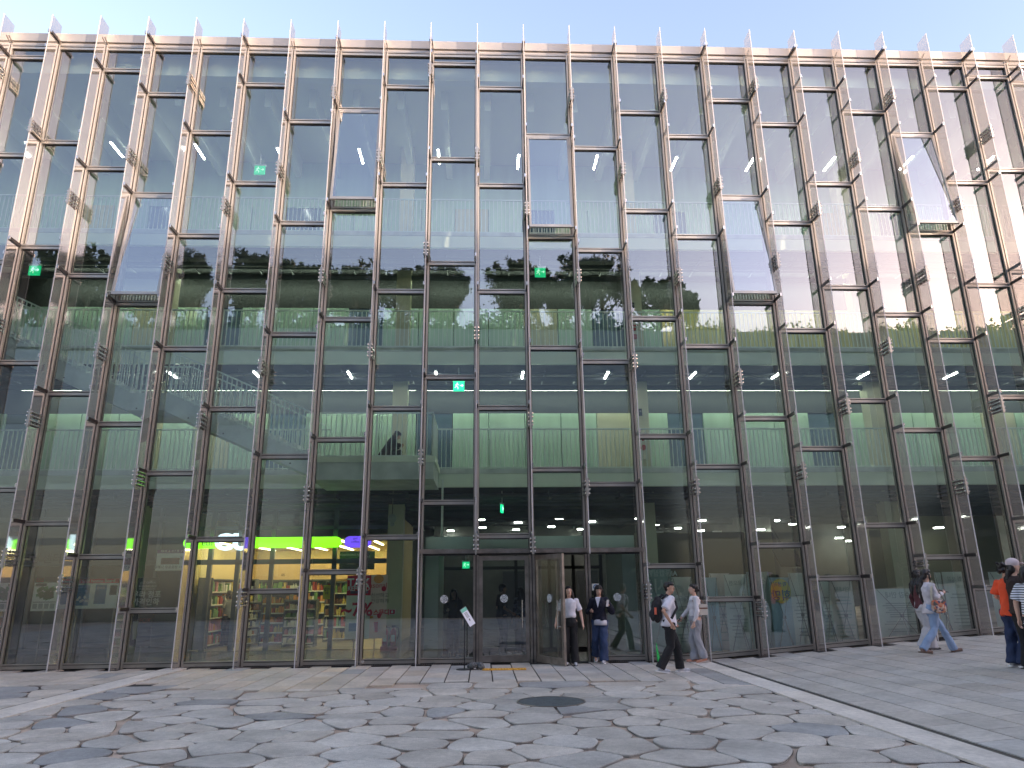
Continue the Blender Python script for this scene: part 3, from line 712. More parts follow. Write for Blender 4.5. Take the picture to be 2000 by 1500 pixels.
def exit_sign(px, py, Y, size, label, dim=1.5, rz=0):
    q = onY(px, py, Y); t = thing('exit_sign', label, 'exit sign', q); t.rotation_euler = (0,0,rz); s_ = size
    GR = emit('exit_green_%d' % int(dim*10), (.01,.75,.30), dim*.3); WH = emit('exit_white_%d' % int(dim*10), (.7,1,.85), dim*.3)
    MB().box(-s_*.55, s_*.55, 0, .05, -s_*.55, s_*.45).build('sign_panel', GR, t)
    MB().box(-s_*.62, s_*.62, -.01, .06, s_*.45, s_*.66).build('sign_hood', WHITE, t)
    m = MB(); k = s_*.1; y0, y1 = -.006, -.001      # running figure and arrow
    m.ell((-1.4*k, y0, 2.4*k), .7*k, .002, .7*k, 0, 10)
    for a, c in (((-1.6*k,1.6*k),(-2.3*k,-.6*k)), ((-1.7*k,1.4*k),(.2*k,.6*k)), ((-1.7*k,1.3*k),(-3.6*k,.2*k)), ((-2.3*k,-.6*k),(-.6*k,-1.9*k)), ((-.6*k,-1.9*k),(-.9*k,-3.8*k)), ((-2.3*k,-.6*k),(-3.9*k,-2.4*k)), ((1.2*k,0),(4.2*k,0)), ((3.0*k,1.2*k),(4.3*k,0)), ((3.0*k,-1.2*k),(4.3*k,0))):
        m.bar((a[0], y0, a[1]), (c[0], y0, c[1]), .002, .75*k) if False else m.obox(((a[0]+c[0])/2, y0, (a[1]+c[1])/2), Vector((c[0]-a[0], 0, c[1]-a[1]))/2, (0,.002,0), Vector((-(c[1]-a[1]), 0, c[0]-a[0])).normalized()*k*.38)
    m.build('pictogram', WH, t)
    MB().box(-.01,.01,.01,.03,s_*.66,s_*.66+.35).build('hanger', WHITE, t); return t
exit_sign(896, 753, 2.75, .29, 'bright green exit sign hanging under the second slab left of the middle')
exit_sign(507, 331, 3.0, .30, 'faint green exit sign in the top storey behind the reflected sky', .35)
exit_sign(1055, 531, 3.0, .30, 'faint green exit sign beside the mirrored treetops in the middle of the front', .4)
exit_sign(67, 527, 3.0, .30, 'pale green exit sign near the left edge by the mirrored trees', .45)
exit_sign(910, 1103, 2.2, .17, 'green exit sign behind the fixed pane left of the closed door', .9)
exit_sign(982, 993, 3.2, .22, 'green hanging exit sign seen edge on above the entrance', 1.2, R(78))
# ceiling panels of the ground floor hall: twin tubes
def twin():
    t = thing('twin_tube_lamp', 'x', 'lamp'); m = MB().box(-.32,.32,-.22,.22,.0,.05); m.build('lamp_tray', WHITE, t)
    m = MB(); m.box(-.29,.29,-.17,-.07,-.03,-.001).box(-.29,.29,.07,.17,-.03,-.001); m.build('lamp_tube', LAMPH, t); return t
tw = twin(); ft = True
TWN = [(868,1022),(880,1036),(939,1014),(942,1030),(1012,1020),(1008,1034),(1092,1012),(1077,1028),(1156,1018),(1134,1033),(1248,1012),(1281,1024),(1287,1041),(1322,1008),(1324,1031),(1371,1016),(1367,1036),(1413,1024),(1401,1040),(1448,1031),(1476,1008),(1485,1034),(1515,1016),(1548,1023),(1631,1007),(1643,1029),(1639,1050),(1659,1056),(1704,1045),(1786,1010),(1806,1038),(1858,1007),(1833,1030),(1900,1028),(1975,1012)]
for k_, (px, py) in enumerate(sorted(TWN)):
    o = tw if ft else dup(tw); ft = False; q = onZ(px, py, 3.98)
    if q.y > 13.5: q = onZ(px, py, 3.4) if onZ(px, py, 3.4).y < 13.6 else onY(px, py, 13.0)
    o.location = q; o.scale = (.42, .5, 1); o.rotation_euler = (0,0,R(-20) if px < 1200 else 0)
    tag(o, '%s from the left of the small twin tube lamps in the dark ground floor hall' % ORD(k_), 'lamp', 'twin tube lamps of the ground floor hall')
# fire hose cabinets on the right column
def hose_box(px, py, Y, label):
    q = onY(px, py, Y); t = thing('hose_cabinet', label, 'fire cabinet', q)
    MB().box(-.15,.15,0,.06,-.42,.42).build('cabinet_body', mat('cabinet_cream', (.62,.6,.5), .4), t)
    m = MB(); m.cyl((0,-.03,-.05),(0,.0,-.05), .085, 16); m.cyl((0,-.03,.2),(0,0,.2), .05, 12); m.build('valve', mat('valve_red', (.35,.03,.03), .4), t)
    MB().box(-.11,.11,-.006,-.001,.3,.36).build('cabinet_label', mat('label_red', (.5,.06,.05), .4), t)
COLY = 3.93
hose_box(1240, 655, COLY, 'cream fire hose cabinet on the second storey column right of the middle')
hose_box(1256, 871, COLY, 'cream fire hose cabinet with red valve on the first storey column right of the middle')
for px, py, lb in ((1236,597,'second'), (1251,805,'first')):
    q = onY(px, py, COLY-.01); t = thing('call_point', 'small dark sounder on the column high above the %s storey hose cabinet' % lb, 'sounder', q)
    MB().box(-.05,.05,0,.04,-.11,.11).build('sounder_body', BLACK, t); m = MB(); m.cyl((0,-.02,.03),(0,0,.03),.03,10); m.build('sounder_grille', STEEL2, t)
# ================================================================ THE SHOP
YS = 4.5
SX = lambda px, py=1150: onY(px, py, YS).x
x0s, x1s = SX(365), SX(758)
FRM = mat('shopfront_frame', (.12,.135,.14), .4, .3)
shop = wthing('shopfront', 'lit convenience shop front behind the glass with grey frame and warm interior', 'shop', ((x0s+x1s)/2, YS, 0))
b = MB(); 
vx = [x0s, SX(405), SX(460), SX(527), SX(598), SX(650), x1s]
for x in vx: b.box(x-.06, x+.06, YS-.05, YS+.07, 0, 3.9)
b.box(x0s, x1s, YS-.05, YS+.07, 2.36, 2.50).box(x0s, x1s, YS-.05, YS+.07, 3.35, 3.45).box(x0s, x1s, YS-.05, YS+.07, 3.9, 4.2)
b.build('frame', FRM, shop)
for a, c in zip(vx, vx[1:]):
    for z0, z1 in ((.02, 2.36), (2.5, 3.35), (3.45, 3.9)):
        if z1 == 2.36 and abs(a-vx[1]) < .01: continue      # the doorway stands open
        m = MB(); m.add([(a+.06,YS,z0),(c-.06,YS,z0),(c-.06,YS,z1),(a+.06,YS,z1)], [(0,1,2,3)]); m.build('pane', RGLASS, shop)
WARM = mat('warm_wall', (.62,.48,.22), .7); WCEIL = mat('warm_ceiling', (.66,.52,.24), .8)
b = MB(); b.box(x0s-.1, x0s-.06, YS, 10.5, 0, 3.9).box(x0s-.1, x1s+.1, 10.5, 10.6, 0, 3.9).box(x1s+.02, x1s+.1, YS+.1, 10.5, 0, 3.9); b.build('shop_wall', WARM, shop)
MB().box(x0s-.06, x1s, YS+.1, 10.5, 3.06, 3.10).build('shop_ceiling', WCEIL, shop)
MB().box(x0s-.06, x1s, YS-.04, 10.5, .003, .012).build('shop_floor', mat('shop_floor_tile', (.28,.25,.2), .3), shop)
m = MB(); k = 0
for x in np.arange(x0s+.4, x1s-.2, .95):
    m.box(x, x+.05, YS+.35+.5*(k % 2), 7.2, 3.03, 3.055); m.box(x+.4, x+.45, 7.4, 10.2, 3.03, 3.055); k += 1
m.build('ceiling_light', emit('warm_line', (1,.86,.55), 4.5), shop)
MB().box(x0s, x1s, 9.9, 10.0, 2.0, 2.75).build('fascia', mat('orange_fascia', (.72,.47,.22), .6), shop)
def T(body, px, py, Y, size, m, **k):
    q = onY(px, py, Y); return text_mesh('lettering', body, size, m, k.pop('par', None), q, (R(90), 0, 0), **k)
m = MB()
for q_ in ('오늘은 뭐 먹지',): pass
T('05', 553, 1123, 9.88, .13, BLACK, par=shop); T('라면', 438, 1123, 9.88, .13, BLACK, par=shop); T('간식', 617, 1123, 9.88, .13, BLACK, par=shop)
# shelves with goods
GOODS = [mat('goods_%s' % n_, c, .5) for n_, c in dict(red=(.42,.06,.04), orange=(.60,.26,.08), yellow=(.62,.48,.14), green=(.14,.28,.10), white=(.70,.68,.62), pink=(.58,.24,.28), brown=(.20,.10,.06), blue=(.12,.16,.34)).items()]
def shelf(px, w_, Y, h_, label, palette, seed, rz=0):
    q = onY(px, 1200, Y); r_ = random.Random(seed); t = thing('display_shelf', label, 'shelf', (q.x, Y, .012), rz=rz)
    f = MB(); f.box(-w_/2, -w_/2+.03, -.2, .22, 0, h_).box(w_/2-.03, w_/2, -.2, .22, 0, h_).box(-w_/2+.03, w_/2-.03, .2, .22, .02, h_-.01); zs = [.12+i*(h_-.15)/5 for i in range(6)]
    for z in zs: f.box(-w_/2+.03, w_/2-.03, -.2, .2, z-.03, z)
    f.build('shelf_rack', FRM, t); g_ = MB()
    for z in zs[:-1]: g_.box(-w_/2+.03, w_/2-.03, -.212, -.203, z-.035, z+.004, 4)
    for z, z2 in zip(zs, zs[1:]):
        x = -w_/2+.04
        while x < w_/2-.11:
            ww = r_.choice((.045,.06,.075,.12)); hh = (z2-z-.04)*r_.uniform(.45,.95)
            if r_.random() < .45 or x < -w_/2+.05: mi = palette[r_.randrange(len(palette))]
            if r_.random() < .5: g_.box(x, x+ww-.008, -.19, .05, z+.002, z+hh, mi)
            else: g_.tube([(x+ww/2, -.12, z+.002), (x+ww/2, -.12, z+hh*.7), (x+ww/2, -.12, z+hh*.78), (x+ww/2, -.12, z+hh)], [ww*.45, ww*.45, ww*.2, ww*.18], 8, mi)
            x += ww
    g_.build('goods', GOODS, t); return t
shelf(420, 2.6, 8.2, 2.0, 'tall shelf of snacks and bottles seen through the open shop doorway', [0,1,2,4,4,5], 1)
shelf(540, .85, 6.2, 1.55, 'narrow shelf of orange and brown packets by the second shop pane', [1,0,2,6], 2)
shelf(588, .95, 5.6, 1.35, 'dark end shelf stacked with pink and green bottles', [5,3,3,5,4], 3)
shelf(560, 3.2, 9.6, 2.0, 'long back wall shelf of red and yellow packets under the orange fascia', [0,1,2,4,3], 4)
shelf(665, 1.0, 7.6, 1.9, 'shelf of mixed goods beside the tax refund poster', [0,2,4,6,3], 5)
q = x0s+.30; s0 = shelf(420, 3.2, 6.6, 2.0, 'tall side wall shelf of mixed snacks just inside the open shop door', [0,1,2,4,5,3], 8, R(90)); s0.location = (q, 6.7, .012)
s0 = shelf(420, 1.6, 6.6, 1.3, 'low shelf of drinks and boxes in the middle of the shop doorway', [4,2,1,6,7], 9, R(70)); s0.location = (x0s+1.5, 6.4, .012)
# illuminated sign
LIME = emit('lime_sign', (.22,.87,.01), .42); PURP = emit('purple_sign', (.11,.05,.62), .42); CUW = emit('white_letter', (.62,.78,.92), .42)
def pill(mb, xa, xb, zc, hh, y0, y1, l=True, r_=True, mi=0):
    pts = []
    for k in range(13):
        t = math.pi/2+math.pi*k/12
        pts.append((xa+hh+hh*math.cos(t), zc+hh*math.sin(t)) if l else (xa, zc+hh*math.cos(math.pi*k/12)))
    for k in range(13):
        t = -math.pi/2+math.pi*k/12
        pts.append((xb-hh+hh*math.cos(t), zc+hh*math.sin(t)) if r_ else (xb, zc-hh*math.cos(math.pi*k/12)))
    n_ = len(pts); mb.add([(p[0], y0, p[1]) for p in pts]+[(p[0], y1, p[1]) for p in pts], [tuple(range(n_)), tuple(reversed(range(n_, 2*n_)))]+[(i, i+n_, (i+1) % n_+n_, (i+1) % n_) for i in range(n_)], mi)
zs_ = onY(590, 1059, YS-.25).z; YG = YS-.25
sg = wthing('shop_sign', 'lime green illuminated shop sign band with white CU letters and a purple end', 'shop sign', (onY(520, 1060, YG).x, YG, zs_))
X_ = lambda px: onY(px, 1060, YG).x
m = MB(); pill(m, X_(358), X_(424), zs_, .15, YG, YG+.12); pill(m, X_(488), X_(666), zs_, .15, YG, YG+.12); m.build('lime_band', LIME, sg)
m = MB(); pill(m, X_(672), X_(724), zs_, .16, YG, YG+.12); pill(m, X_(367), X_(381), zs_, .10, YG-.012, YG-.002, False, False); m.build('purple_band', PURP, sg)
text_mesh('letters', 'CU', .62, CUW, sg, (X_(455), YG-.03, zs_), (R(90),0,0), ext=.02, sx=1.15, bold=.03)
text_mesh('small_letters', 'eth', .24, mat('sign_ink', (.05,.16,.01), .5), sg, (X_(405), YG-.01, zs_), (R(90),0,0))
text_mesh('small_letters', 'get\ncoffee', .10, mat('sign_ink_purple', (.02,.01,.12), .5), sg, (X_(694), YG-.01, zs_+.05), (R(90),0,0))
# left neighbour unit: dark sign and glazed doors
un = wthing('service_shopfront', 'dark glazed shop unit at the left end with grey door frames', 'shop', (SX(100), YS, 0))
b = MB()
for px in (-60, 30, 60, 125, 168, 240, 268, 300, 360): b.box(SX(px)-.05, SX(px)+.05, YS-.04, YS+.07, 0, 4.2)
b.box(SX(-60), SX(360), YS-.04, YS+.07, 2.36, 2.5).box(SX(-60), SX(360), YS-.04, YS+.07, 3.6, 3.75).box(SX(-60), SX(360), YS-.04, YS+.07, 0, .12); b.build('frame', FRM, un)
MB().box(SX(-60), x0s-.12, YS+.10, YS+.14, .0, 4.2).build('backing', mat('dim_interior', (.07,.085,.08), .3, noise=.4, nscale=1), un)
text_mesh('lettering', '이싱 센터', .30, mat('dim_letter', (.02,.02,.02), .5), un, onY(80, 1092, YS-.06), (R(90),0,0))
# ---- posters
PAP = paper('poster_paper', (.88,.90,.88)); PINK = paper('poster_pink', (.93,.78,.76)); REDP = paper('poster_red', (.72,.03,.08)); DGR = mat('poster_dark_green', (.02,.05,.045), .5)
PAPF = mat('board_paper', (.92,.93,.90), .5)
INK = mat('ink', (.03,.03,.035), .6); WINK = mat('white_ink', (.8,.8,.8), .6); BLUEP = mat('poster_blue', (.07,.22,.42), .5); GRN = mat('map_green', (.10,.35,.12), .6)
def poster(name, label, cat, p0, p1, Y, m, name_part='sheet'):
    a = onY(*p0, Y); c = onY(*p1, Y); ctr = ((a.x+c.x)/2, Y, min(a.z, c.z)); t = wthing(name, label, cat, ctr)
    z0, z1 = sorted((a.z, c.z)); MB().box(a.x, c.x, Y, Y+.012, z0, z1).build(name_part, m, t)
    t['_x0'], t['_x1'], t['_z0'], t['_z1'], t['_y'] = a.x, c.x, z0, z1, Y; return t
def patch(t, u0, v0, u1, v1, m, name='print', d=.004):     # u right, v down, 0..1
    X0, X1, Z0, Z1, Y = t['_x0'], t['_x1'], t['_z0'], t['_z1'], t['_y']
    return MB().box(X0+(X1-X0)*u0, X0+(X1-X0)*u1, Y-d, Y-.001, Z1-(Z1-Z0)*v1, Z1-(Z1-Z0)*v0).build(name, m, t)
def ptext(t, body, u, v, size, m, mirror=False, d=.006, bold=0, sx=1):
    X0, X1, Z0, Z1, Y = t['_x0'], t['_x1'], t['_z0'], t['_z1'], t['_y']
    return text_mesh('lettering', body, size, m, t, (X0+(X1-X0)*u, Y-d, Z1-(Z1-Z0)*v), (R(90),0,0), sx=-1 if mirror else sx, ext=.001, bold=bold)
t = poster('notice_board', 'notice board with red heading and two blue posters behind the left panes', 'notice board', (153,1131), (226,1188), .50, PAPF)
patch(t, 0, 0, 1, .15, REDP, 'heading'); ptext(t, '알림판 Notice Board', .45, .075, .10, WINK); patch(t, .03, .2, .32, .9, BLUEP); patch(t, .45, .2, .72, .85, BLUEP); ptext(t, '좋아요', .58, .32, .07, WINK)
patch(t, .80, .22, .97, .55, DGR); 
m = MB()
for k in range(7): m.ell((t['_x0']+(.06+.04*k)*(t['_x1']-t['_x0']), .49, t['_z0']+.2+.05*math.sin(k*2)), .03, .004, .03, 0, 8)
m.build('print', WINK, t)
for xx in (t['_x0']+.05, t['_x1']-.05): MB().box(xx-.015, xx+.015, 0.52, .55, 0, t['_z1']).build('board_leg', STEEL2, t)
t = poster('campus_map_poster', 'white poster with green campus map and a dark heading on the left glazed door', 'poster', (68,1138), (108,1193), .5, PAPF)
patch(t, 0, -.2, 1, 0, BLACK, 'heading'); patch(t, .05, -.17, .35, -.02, REDP, 'logo'); patch(t, .05, .03, .5, .13, DGR); m = MB(); r_ = random.Random(4)
for k in range(26):
    u = .2+.6*r_.random(); v = .18+.4*r_.random(); x = t['_x0']+(t['_x1']-t['_x0'])*u; z = t['_z1']-(t['_z1']-t['_z0'])*v; m.obox((x, t['_y']-.004, z), (.05,0,.02), (0,.003,0), (-.01,0,.022+.02*r_.random()))
m.build('print', GRN, t); patch(t, .05, .68, .95, .70, INK); 
for k in range(4): patch(t, .06+.23*k, .74, .24+.23*k, .92, mat('pale_print', (.45,.48,.48), .6))
t = poster('advert_poster', 'white advert with dark photo print and purple heading beside the shop sign', 'poster', (307,1080), (366,1114), .6, PAPF)
patch(t, 0, -.18, 1, .02, mat('purple_print', (.12,.03,.14), .5), 'heading'); ptext(t, 'PAYL & 시스템 오픈', .5, -.08, .07, WINK); patch(t, .15, .28, .72, .65, mat('brown_print', (.18,.08,.06), .6)); ptext(t, '주 10', .85, .35, .10, INK); ptext(t, '구매시 무료증정 +1', .4, .82, .08, INK)
t = poster('price_poster', 'dark green price poster with white Korean writing left of the shop', 'poster', (270,1129), (304,1186), .7, DGR)
ptext(t, 'get coffee', .5, .15, .09, WINK); ptext(t, 'BREADWORKS\nPLUS SEASON', .5, .33, .06, WINK); ptext(t, '우리 점포\n가격인하', .5, .70, .17, WINK, bold=.004); ptext(t, '함께 한다기에', .5, .53, .06, WINK)
t = poster('coffee_poster', 'dark poster with a pale cup and red print below the green price poster', 'poster', (258,1196), (292,1262), .7, BLACK)
m = MB(); cx_ = t['_x0']+.15; m.tube([(cx_, .69, t['_z1']-.6), (cx_, .69, t['_z1']-.2)], [(.06,.006), (.09,.006)], 14); m.build('print', mat('cup_print', (.5,.5,.52), .5), t); ptext(t, 'FOX', .65, .25, .13, mat('dim_red', (.3,.03,.03), .5))
t = poster('tax_refund_poster', 'red and white TAX REFUND poster on the shop glass with a big 7%', 'poster', (679,1124), (708,1248), .9, PAP)
patch(t, 0, 0, 1.35, .32, REDP, 'heading'); patch(t, 1.0, .32, 1.35, 1, PAP, 'sheet'); ptext(t, 'TAX', .62, .12, .26, WINK, bold=.006); ptext(t, 'REFUND', .66, .215, .14, WINK, bold=.003); patch(t, .2, .25, 1.2, .29, BLUEP)
ptext(t, '~7%', .62, .55, .42, REDP, bold=.012); patch(t, .2, .75, .62, .88, BLUEP); ptext(t, '최대', .85, .78, .09, INK)
t = poster('strawberry_poster', 'tall pink fruit poster with red writing and a strawberry drink at the shop corner', 'poster', (714,1123), (753,1247), 1.0, PINK)
ptext(t, 'Seasonal', .45, .17, .17, mat('poster_red_ink', (.65,.05,.07), .5)); ptext(t, '더 신선하고', .55, .33, .12, INK); ptext(t, '더 건강하게', .55, .42, .12, INK); ptext(t, '과일 스무디', .5, .60, .14, REDP, bold=.006)
m = MB(); X0, X1, Z0, Z1, Y = t['_x0'], t['_x1'], t['_z0'], t['_z1'], t['_y']
m.tube([(X0+.62*(X1-X0), Y-.006, Z0+.15), (X0+.62*(X1-X0), Y-.006, Z0+.38)], [(.07,.004), (.11,.004)], 14); m.ell((X0+.85*(X1-X0), Y-.005, Z1-.33), .06, .004, .06, 0, 12); m.ell((X0+.68*(X1-X0), Y-.005, Z1-.95), .05, .004, .06, 0, 12); m.build('print', REDP, t)
m = MB(); m.ell((X0+.6*(X1-X0), Y-.005, Z1-.1), .12, .004, .1, 0, 14); m.ell((X0+.3*(X1-X0), Y-.005, Z1-.98), .07, .004, .03, 0, 12); m.build('print', mat('fruit_orange', (.8,.35,.08), .5), t)
t = poster('menu_board', 'dark green menu board with faint white lettering hanging inside the shop', 'menu board', (664,1077), (731,1112), YS+.6, DGR)
ptext(t, 'BREADWORKS GET', .3, .2, .08, mat('dim_white', (.35,.4,.38), .6)); ptext(t, 'SMART & LUXURY\nBAKERY', .35, .6, .08, mat('dim_white', (.35,.4,.38), .6)); ptext(t, 'get\ncoffee', .8, .4, .12, mat('dim_white', (.35,.4,.38), .6))
t = poster('sticker', 'yellow sticker with black writing on the shop door glass', 'sticker', (632,1143), (644,1170), YS-.07, mat('sticker_yellow', (.75,.7,.05), .5)); ptext(t, '할인\n10', .5, .45, .10, INK)
t = poster('portrait_notice', 'small white portrait notice on the entrance glass above the woman in the navy jacket', 'notice', (1156,1140), (1170,1153), -.012, PAP)
m = MB(); X0, X1, Z0, Z1, Y = t['_x0'], t['_x1'], t['_z0'], t['_z1'], t['_y']; m.ell(((X0+X1)/2, Y-.004, (Z0+Z1)/2), .05, .003, .06, 0, 14); m.build('print', BLUEP, t); m = MB(); m.ell(((X0+X1)/2, Y-.008, (Z0+Z1)/2), .028, .003, .035, 0, 12); m.build('print', PINK, t)
for nm_ in ('price_poster','tax_refund_poster','strawberry_poster','campus_map_poster'):
    o_ = [o for o in col.objects if o.name == nm_][0]; xm = (o_['_x0']+o_['_x1'])/2
    MB().box(xm-.012, xm+.012, o_['_y']+.013, o_['_y']+.035, .03, o_['_z1']-.02).box(o_['_x0']+.02, o_['_x1']-.02, o_['_y']-.10, o_['_y']+.14, .004, .03).build('stand_foot', STEEL2, o_)
# fire extinguishers by the shop corner
for px, lb, sx_ in ((754, 'left', 0), (770, 'right', 0)):
    q = onY(px, 1250, 4.0); t = thing('fire_extinguisher', 'red fire extinguisher standing by the shop column, the %s one of two' % lb, 'extinguisher', (q.x, 4.0-.25, 0))
    m = MB(); m.tube([(0,0,.12),(0,0,.50),(0,0,.57),(0,0,.60)], [.08,.08,.05,.03], 14); m.build('cylinder', mat('extinguisher_red', (.5,.02,.02), .3), t, smooth=True)
    MB().box(-.11,.11,-.11,.11,0,.12).build('stand', mat('stand_red', (.42,.03,.03), .5), t)
    m = MB(); m.box(-.05,.05,-.02,.02,.60,.66); m.tube([(.03,0,.63),(.13,0,.6),(.15,0,.45),(.11,-.02,.3)], .012, 6); m.build('valve_hose', BLACK, t); m = MB(); m.box(-.05,.05,-.086,-.078,.25,.42); m.build('label_sheet', WINK, t)
t = poster('extinguisher_sign', 'red and white fire extinguisher sign on the column right of the fruit poster', 'sign', (760,1190), (772,1200), 3.96, WINK); patch(t, .08, .08, .92, .92, REDP); patch(t, .35, .25, .65, .75, WINK, d=.007)
# pendant globe left of entrance
q = onY(766, 1013, 3.0); t = thing('pendant_lamp', 'round unlit globe pendant hanging from the ceiling left of the entrance', 'lamp', q)
m = MB(); m.ell((0,0,0), .115, .115, .13); m.ell((0,0,-.15), .07, .07, .06); m.build('globe', mat('globe_grey', (.42,.47,.45), .4), t, smooth=True); MB().box(-.012,.012,-.012,.012,.12,1.2).build('rod', STEEL2, t)
for px, nm in ((863, 'left'), ):
    q = onY(px, 1000, 1.6); t = thing('hanging_pole', 'thin pale green pole rising to the first slab above the entrance panes', 'pole', (q.x, 1.6, HEAD+.12)); MB().cyl((0,0,0),(0,0,4.25-HEAD-.0), .018, 8).build('pole_tube', RAILM, t); MB().cyl((.03,0,0),(.03,0,1.8), .008, 6).build('cable', RAILM, t)
# ================================================================ BANNER STANDS BEHIND THE RIGHT HAND PANES
def bmat(n_, c):
    m = mat('banner_'+n_, c, .7, noise=.06, nscale=2); return m
BW = bmat('white', (.92,.95,.92)); BG = bmat('teal', (.42,.56,.54)); BP = bmat('blush', (.92,.86,.84)); BB = bmat('blue', (.52,.70,.82)); BY = bmat('yellow', (.80,.80,.25))
FAINT = mat('show_through_ink', (.55,.62,.60), .8); FAINT2 = mat('show_through_pale', (.66,.76,.74), .8)
def banner(px0, px1, py, Y, m, label, txt=(), circ=None, stand=True, low=None, ink=FAINT, paras=0, seed=0):
    Y = .16+Y*.55; a = onY(px0, py, Y); c = onY(px1, py, Y); zt = a.z; xc = (a.x+c.x)/2; hw = abs(c.x-a.x)/2; zb = low if low is not None else .12
    t = wthing('banner_stand', label, 'banner stand', (xc, Y, 0), 'banner stands behind the right hand panes')
    s_ = MB(); N = 8
    s_.add([(xc-hw+2*hw*i/N, Y+.02*math.sin(i*.8+seed), z) for z in (zb, (zb+zt)/2, zt) for i in range(N+1)], [(j*(N+1)+i, j*(N+1)+i+1, (j+1)*(N+1)+i+1, (j+1)*(N+1)+i) for j in range(2) for i in range(N)])
    s_.build('banner_sheet', m, t)
    for body, v, size in txt:
        text_mesh('lettering', body, size, ink, t, (xc, Y-.028, zt-(zt-zb)*v), (R(90),0,0), sx=-1, ext=.001, bold=size*.02)
    if paras:
        p = MB(); r_ = random.Random(seed); v = .30
        while v < .9:
            L = hw*2*r_.uniform(.45,.8); p.box(xc-L/2, xc+L/2, Y-.028, Y-.026, zt-(zt-zb)*v-.012, zt-(zt-zb)*v+.012); v += .045 if r_.random() < .8 else .1
        p.build('print', ink, t)
    if circ:
        p = MB(); n_ = 36; R0 = hw*.98; zc = zt-hw*1.25
        p.add([(xc+R0*math.cos(2*math.pi*i/n_), Y-.024, zc+R0*1.15*math.sin(2*math.pi*i/n_)) for i in range(n_)], [tuple(range(n_))]); p.build('print', circ, t)
    if stand:
        f = MB(); hub = Vector((xc, Y-.09, zb+(zt-zb)*.45))
        for sx_ in (-1, 1):
            f.cyl(hub, (xc+sx_*hw*.95, Y-.03, zt-.01), .006, 6); f.cyl(hub, (xc+sx_*hw*.75, Y-.05, zb+.02), .007, 6)
        f.cyl(hub, (xc+.05, Y-.38, .02), .009, 6); f.box(xc-.03, xc+.03, Y-.12, Y-.06, hub.z-.03, hub.z+.04); f.build('cross_frame', [mat('pole_grey', (.28,.29,.29), .4, .3)], t)
    return t
banner(1262, 1310, 1108, .95, BG, 'dark teal banner with large mirrored writing behind the man with the backpack', [('AI융합실험실', .08, .16), ('지시로', .24, .36), ('그룹의', .42, .34), ('학습', .60, .34)], ink=FAINT2, seed=1)
banner(1312, 1350, 1127, .60, BW, 'white banner between the backpack man and the woman in grey trousers', [('제도', .3, .15)], paras=1, seed=2)
banner(1374, 1399, 1128, .95, BB, 'pale blue banner just right of the woman in grey trousers', seed=3)
banner(1384, 1424, 1120, 1.25, BP, 'blush pink banner behind the pale blue one', paras=1, seed=4)
banner(1412, 1456, 1122, .60, BW, 'tall white banner at the right of the second pane past the entrance', [('공모전', .12, .12)], paras=1, seed=5)
banner(1457, 1500, 1117, 1.1, BG, 'narrow teal banner behind a steel fin, left of the yellow circle banner', [('상상', .12, .2)], ink=FAINT2, seed=6)
banner(1501, 1541, 1128, .65, BB, 'blue banner with a big yellow circle and mirrored blue writing', [('학생이', .10, .12), ('희망', .26, .26)], circ=BY, ink=mat('blue_ink', (.10,.28,.45), .7), seed=7)
banner(1539, 1572, 1119, .85, BW, 'white banner on crossed poles right of the yellow circle banner', paras=1, seed=8)
banner(1596, 1618, 1125, .70, BW, 'narrow white banner at the left of the fourth pane past the entrance', paras=1, seed=9)
banner(1617, 1661, 1124, .95, BP, 'blush banner with faint mirrored text overlapping the narrow white one', [('안내문', .2, .14)], paras=1, seed=10)
banner(1708, 1792, 1150, .9, BW, 'wide low white board with faint text left of the woman with the floral bag', [('수강 안내', .14, .16)], paras=1, seed=11, low=.35)
banner(1823, 1836, 1118, .9, BW, 'thin edge of a white banner just right of the woman with the floral bag', seed=12)
banner(1839, 1890, 1117, .75, BW, 'tall white banner alone in the pane between the two right hand groups', [('모집 요강', .1, .12)], paras=1, seed=13, stand=False)
banner(1930, 1992, 1117, .8, BW, 'white banner half hidden behind the person in orange', paras=1, seed=14)
t = thing('hanging_screen', 'dark flat screen hanging tilted above the yellow circle banner', 'screen', onY(1540, 1090, 1.8)); t.rotation_euler = (R(-35), 0, R(14)); MB().box(-.36,.36,-.02,.02,-.26,.26).build('screen_panel', BLACK, t); MB().box(-.03,.03,-.02,.02,.26,1.0).build('screen_arm', BLACK, t)
# ================================================================ SMALL THINGS OUTSIDE
q = onZ(907, 1308); t = thing('sign_stand', 'slim black floor stand holding a small slanted white sign left of the closed door', 'sign stand', (q.x, q.y, 0))
m = MB(); m.tube([(0,0,.0),(0,0,.014),(0,0,.022)], [.17,.165,.06], 28); m.build('base', BLACK, t); m = MB(); m.cyl((0,0,.02),(0,0,1.02), .013, 10); m.build('pole', BLACK, t)
pc = Vector((.06,-.02,1.04)); ax = Vector((.115,0,-.185)).normalized(); nx = Vector((.185,-.3,.115)).normalized(); wy = ax.cross(nx).normalized(); nx = wy.cross(ax).normalized()
if nx.y > 0: nx = -nx
m = MB(); m.obox(pc, ax*.21, wy*.09, nx*.008); m.build('sign_frame', BLACK, t)
m = MB(); m.obox(pc+nx*.010, ax*.198, wy*.080, nx*.002); m.build('sign_sheet', mat('sign_sheet', (.72,.74,.80), .5), t)
m = MB(); m.obox(pc+nx*.0135-ax*.16, ax*.036, wy*.078, nx*.001); m.build('print', mat('mint', (.15,.55,.40), .5), t)
m = MB(); m.obox(pc+nx*.0135+ax*.07, ax*.022, wy*.012, nx*.001)
for k in range(5): m.obox(pc+nx*.0135-ax*(.09-.025*k), ax*.004, wy*.04, nx*.001)
m.build('print', INK, t)
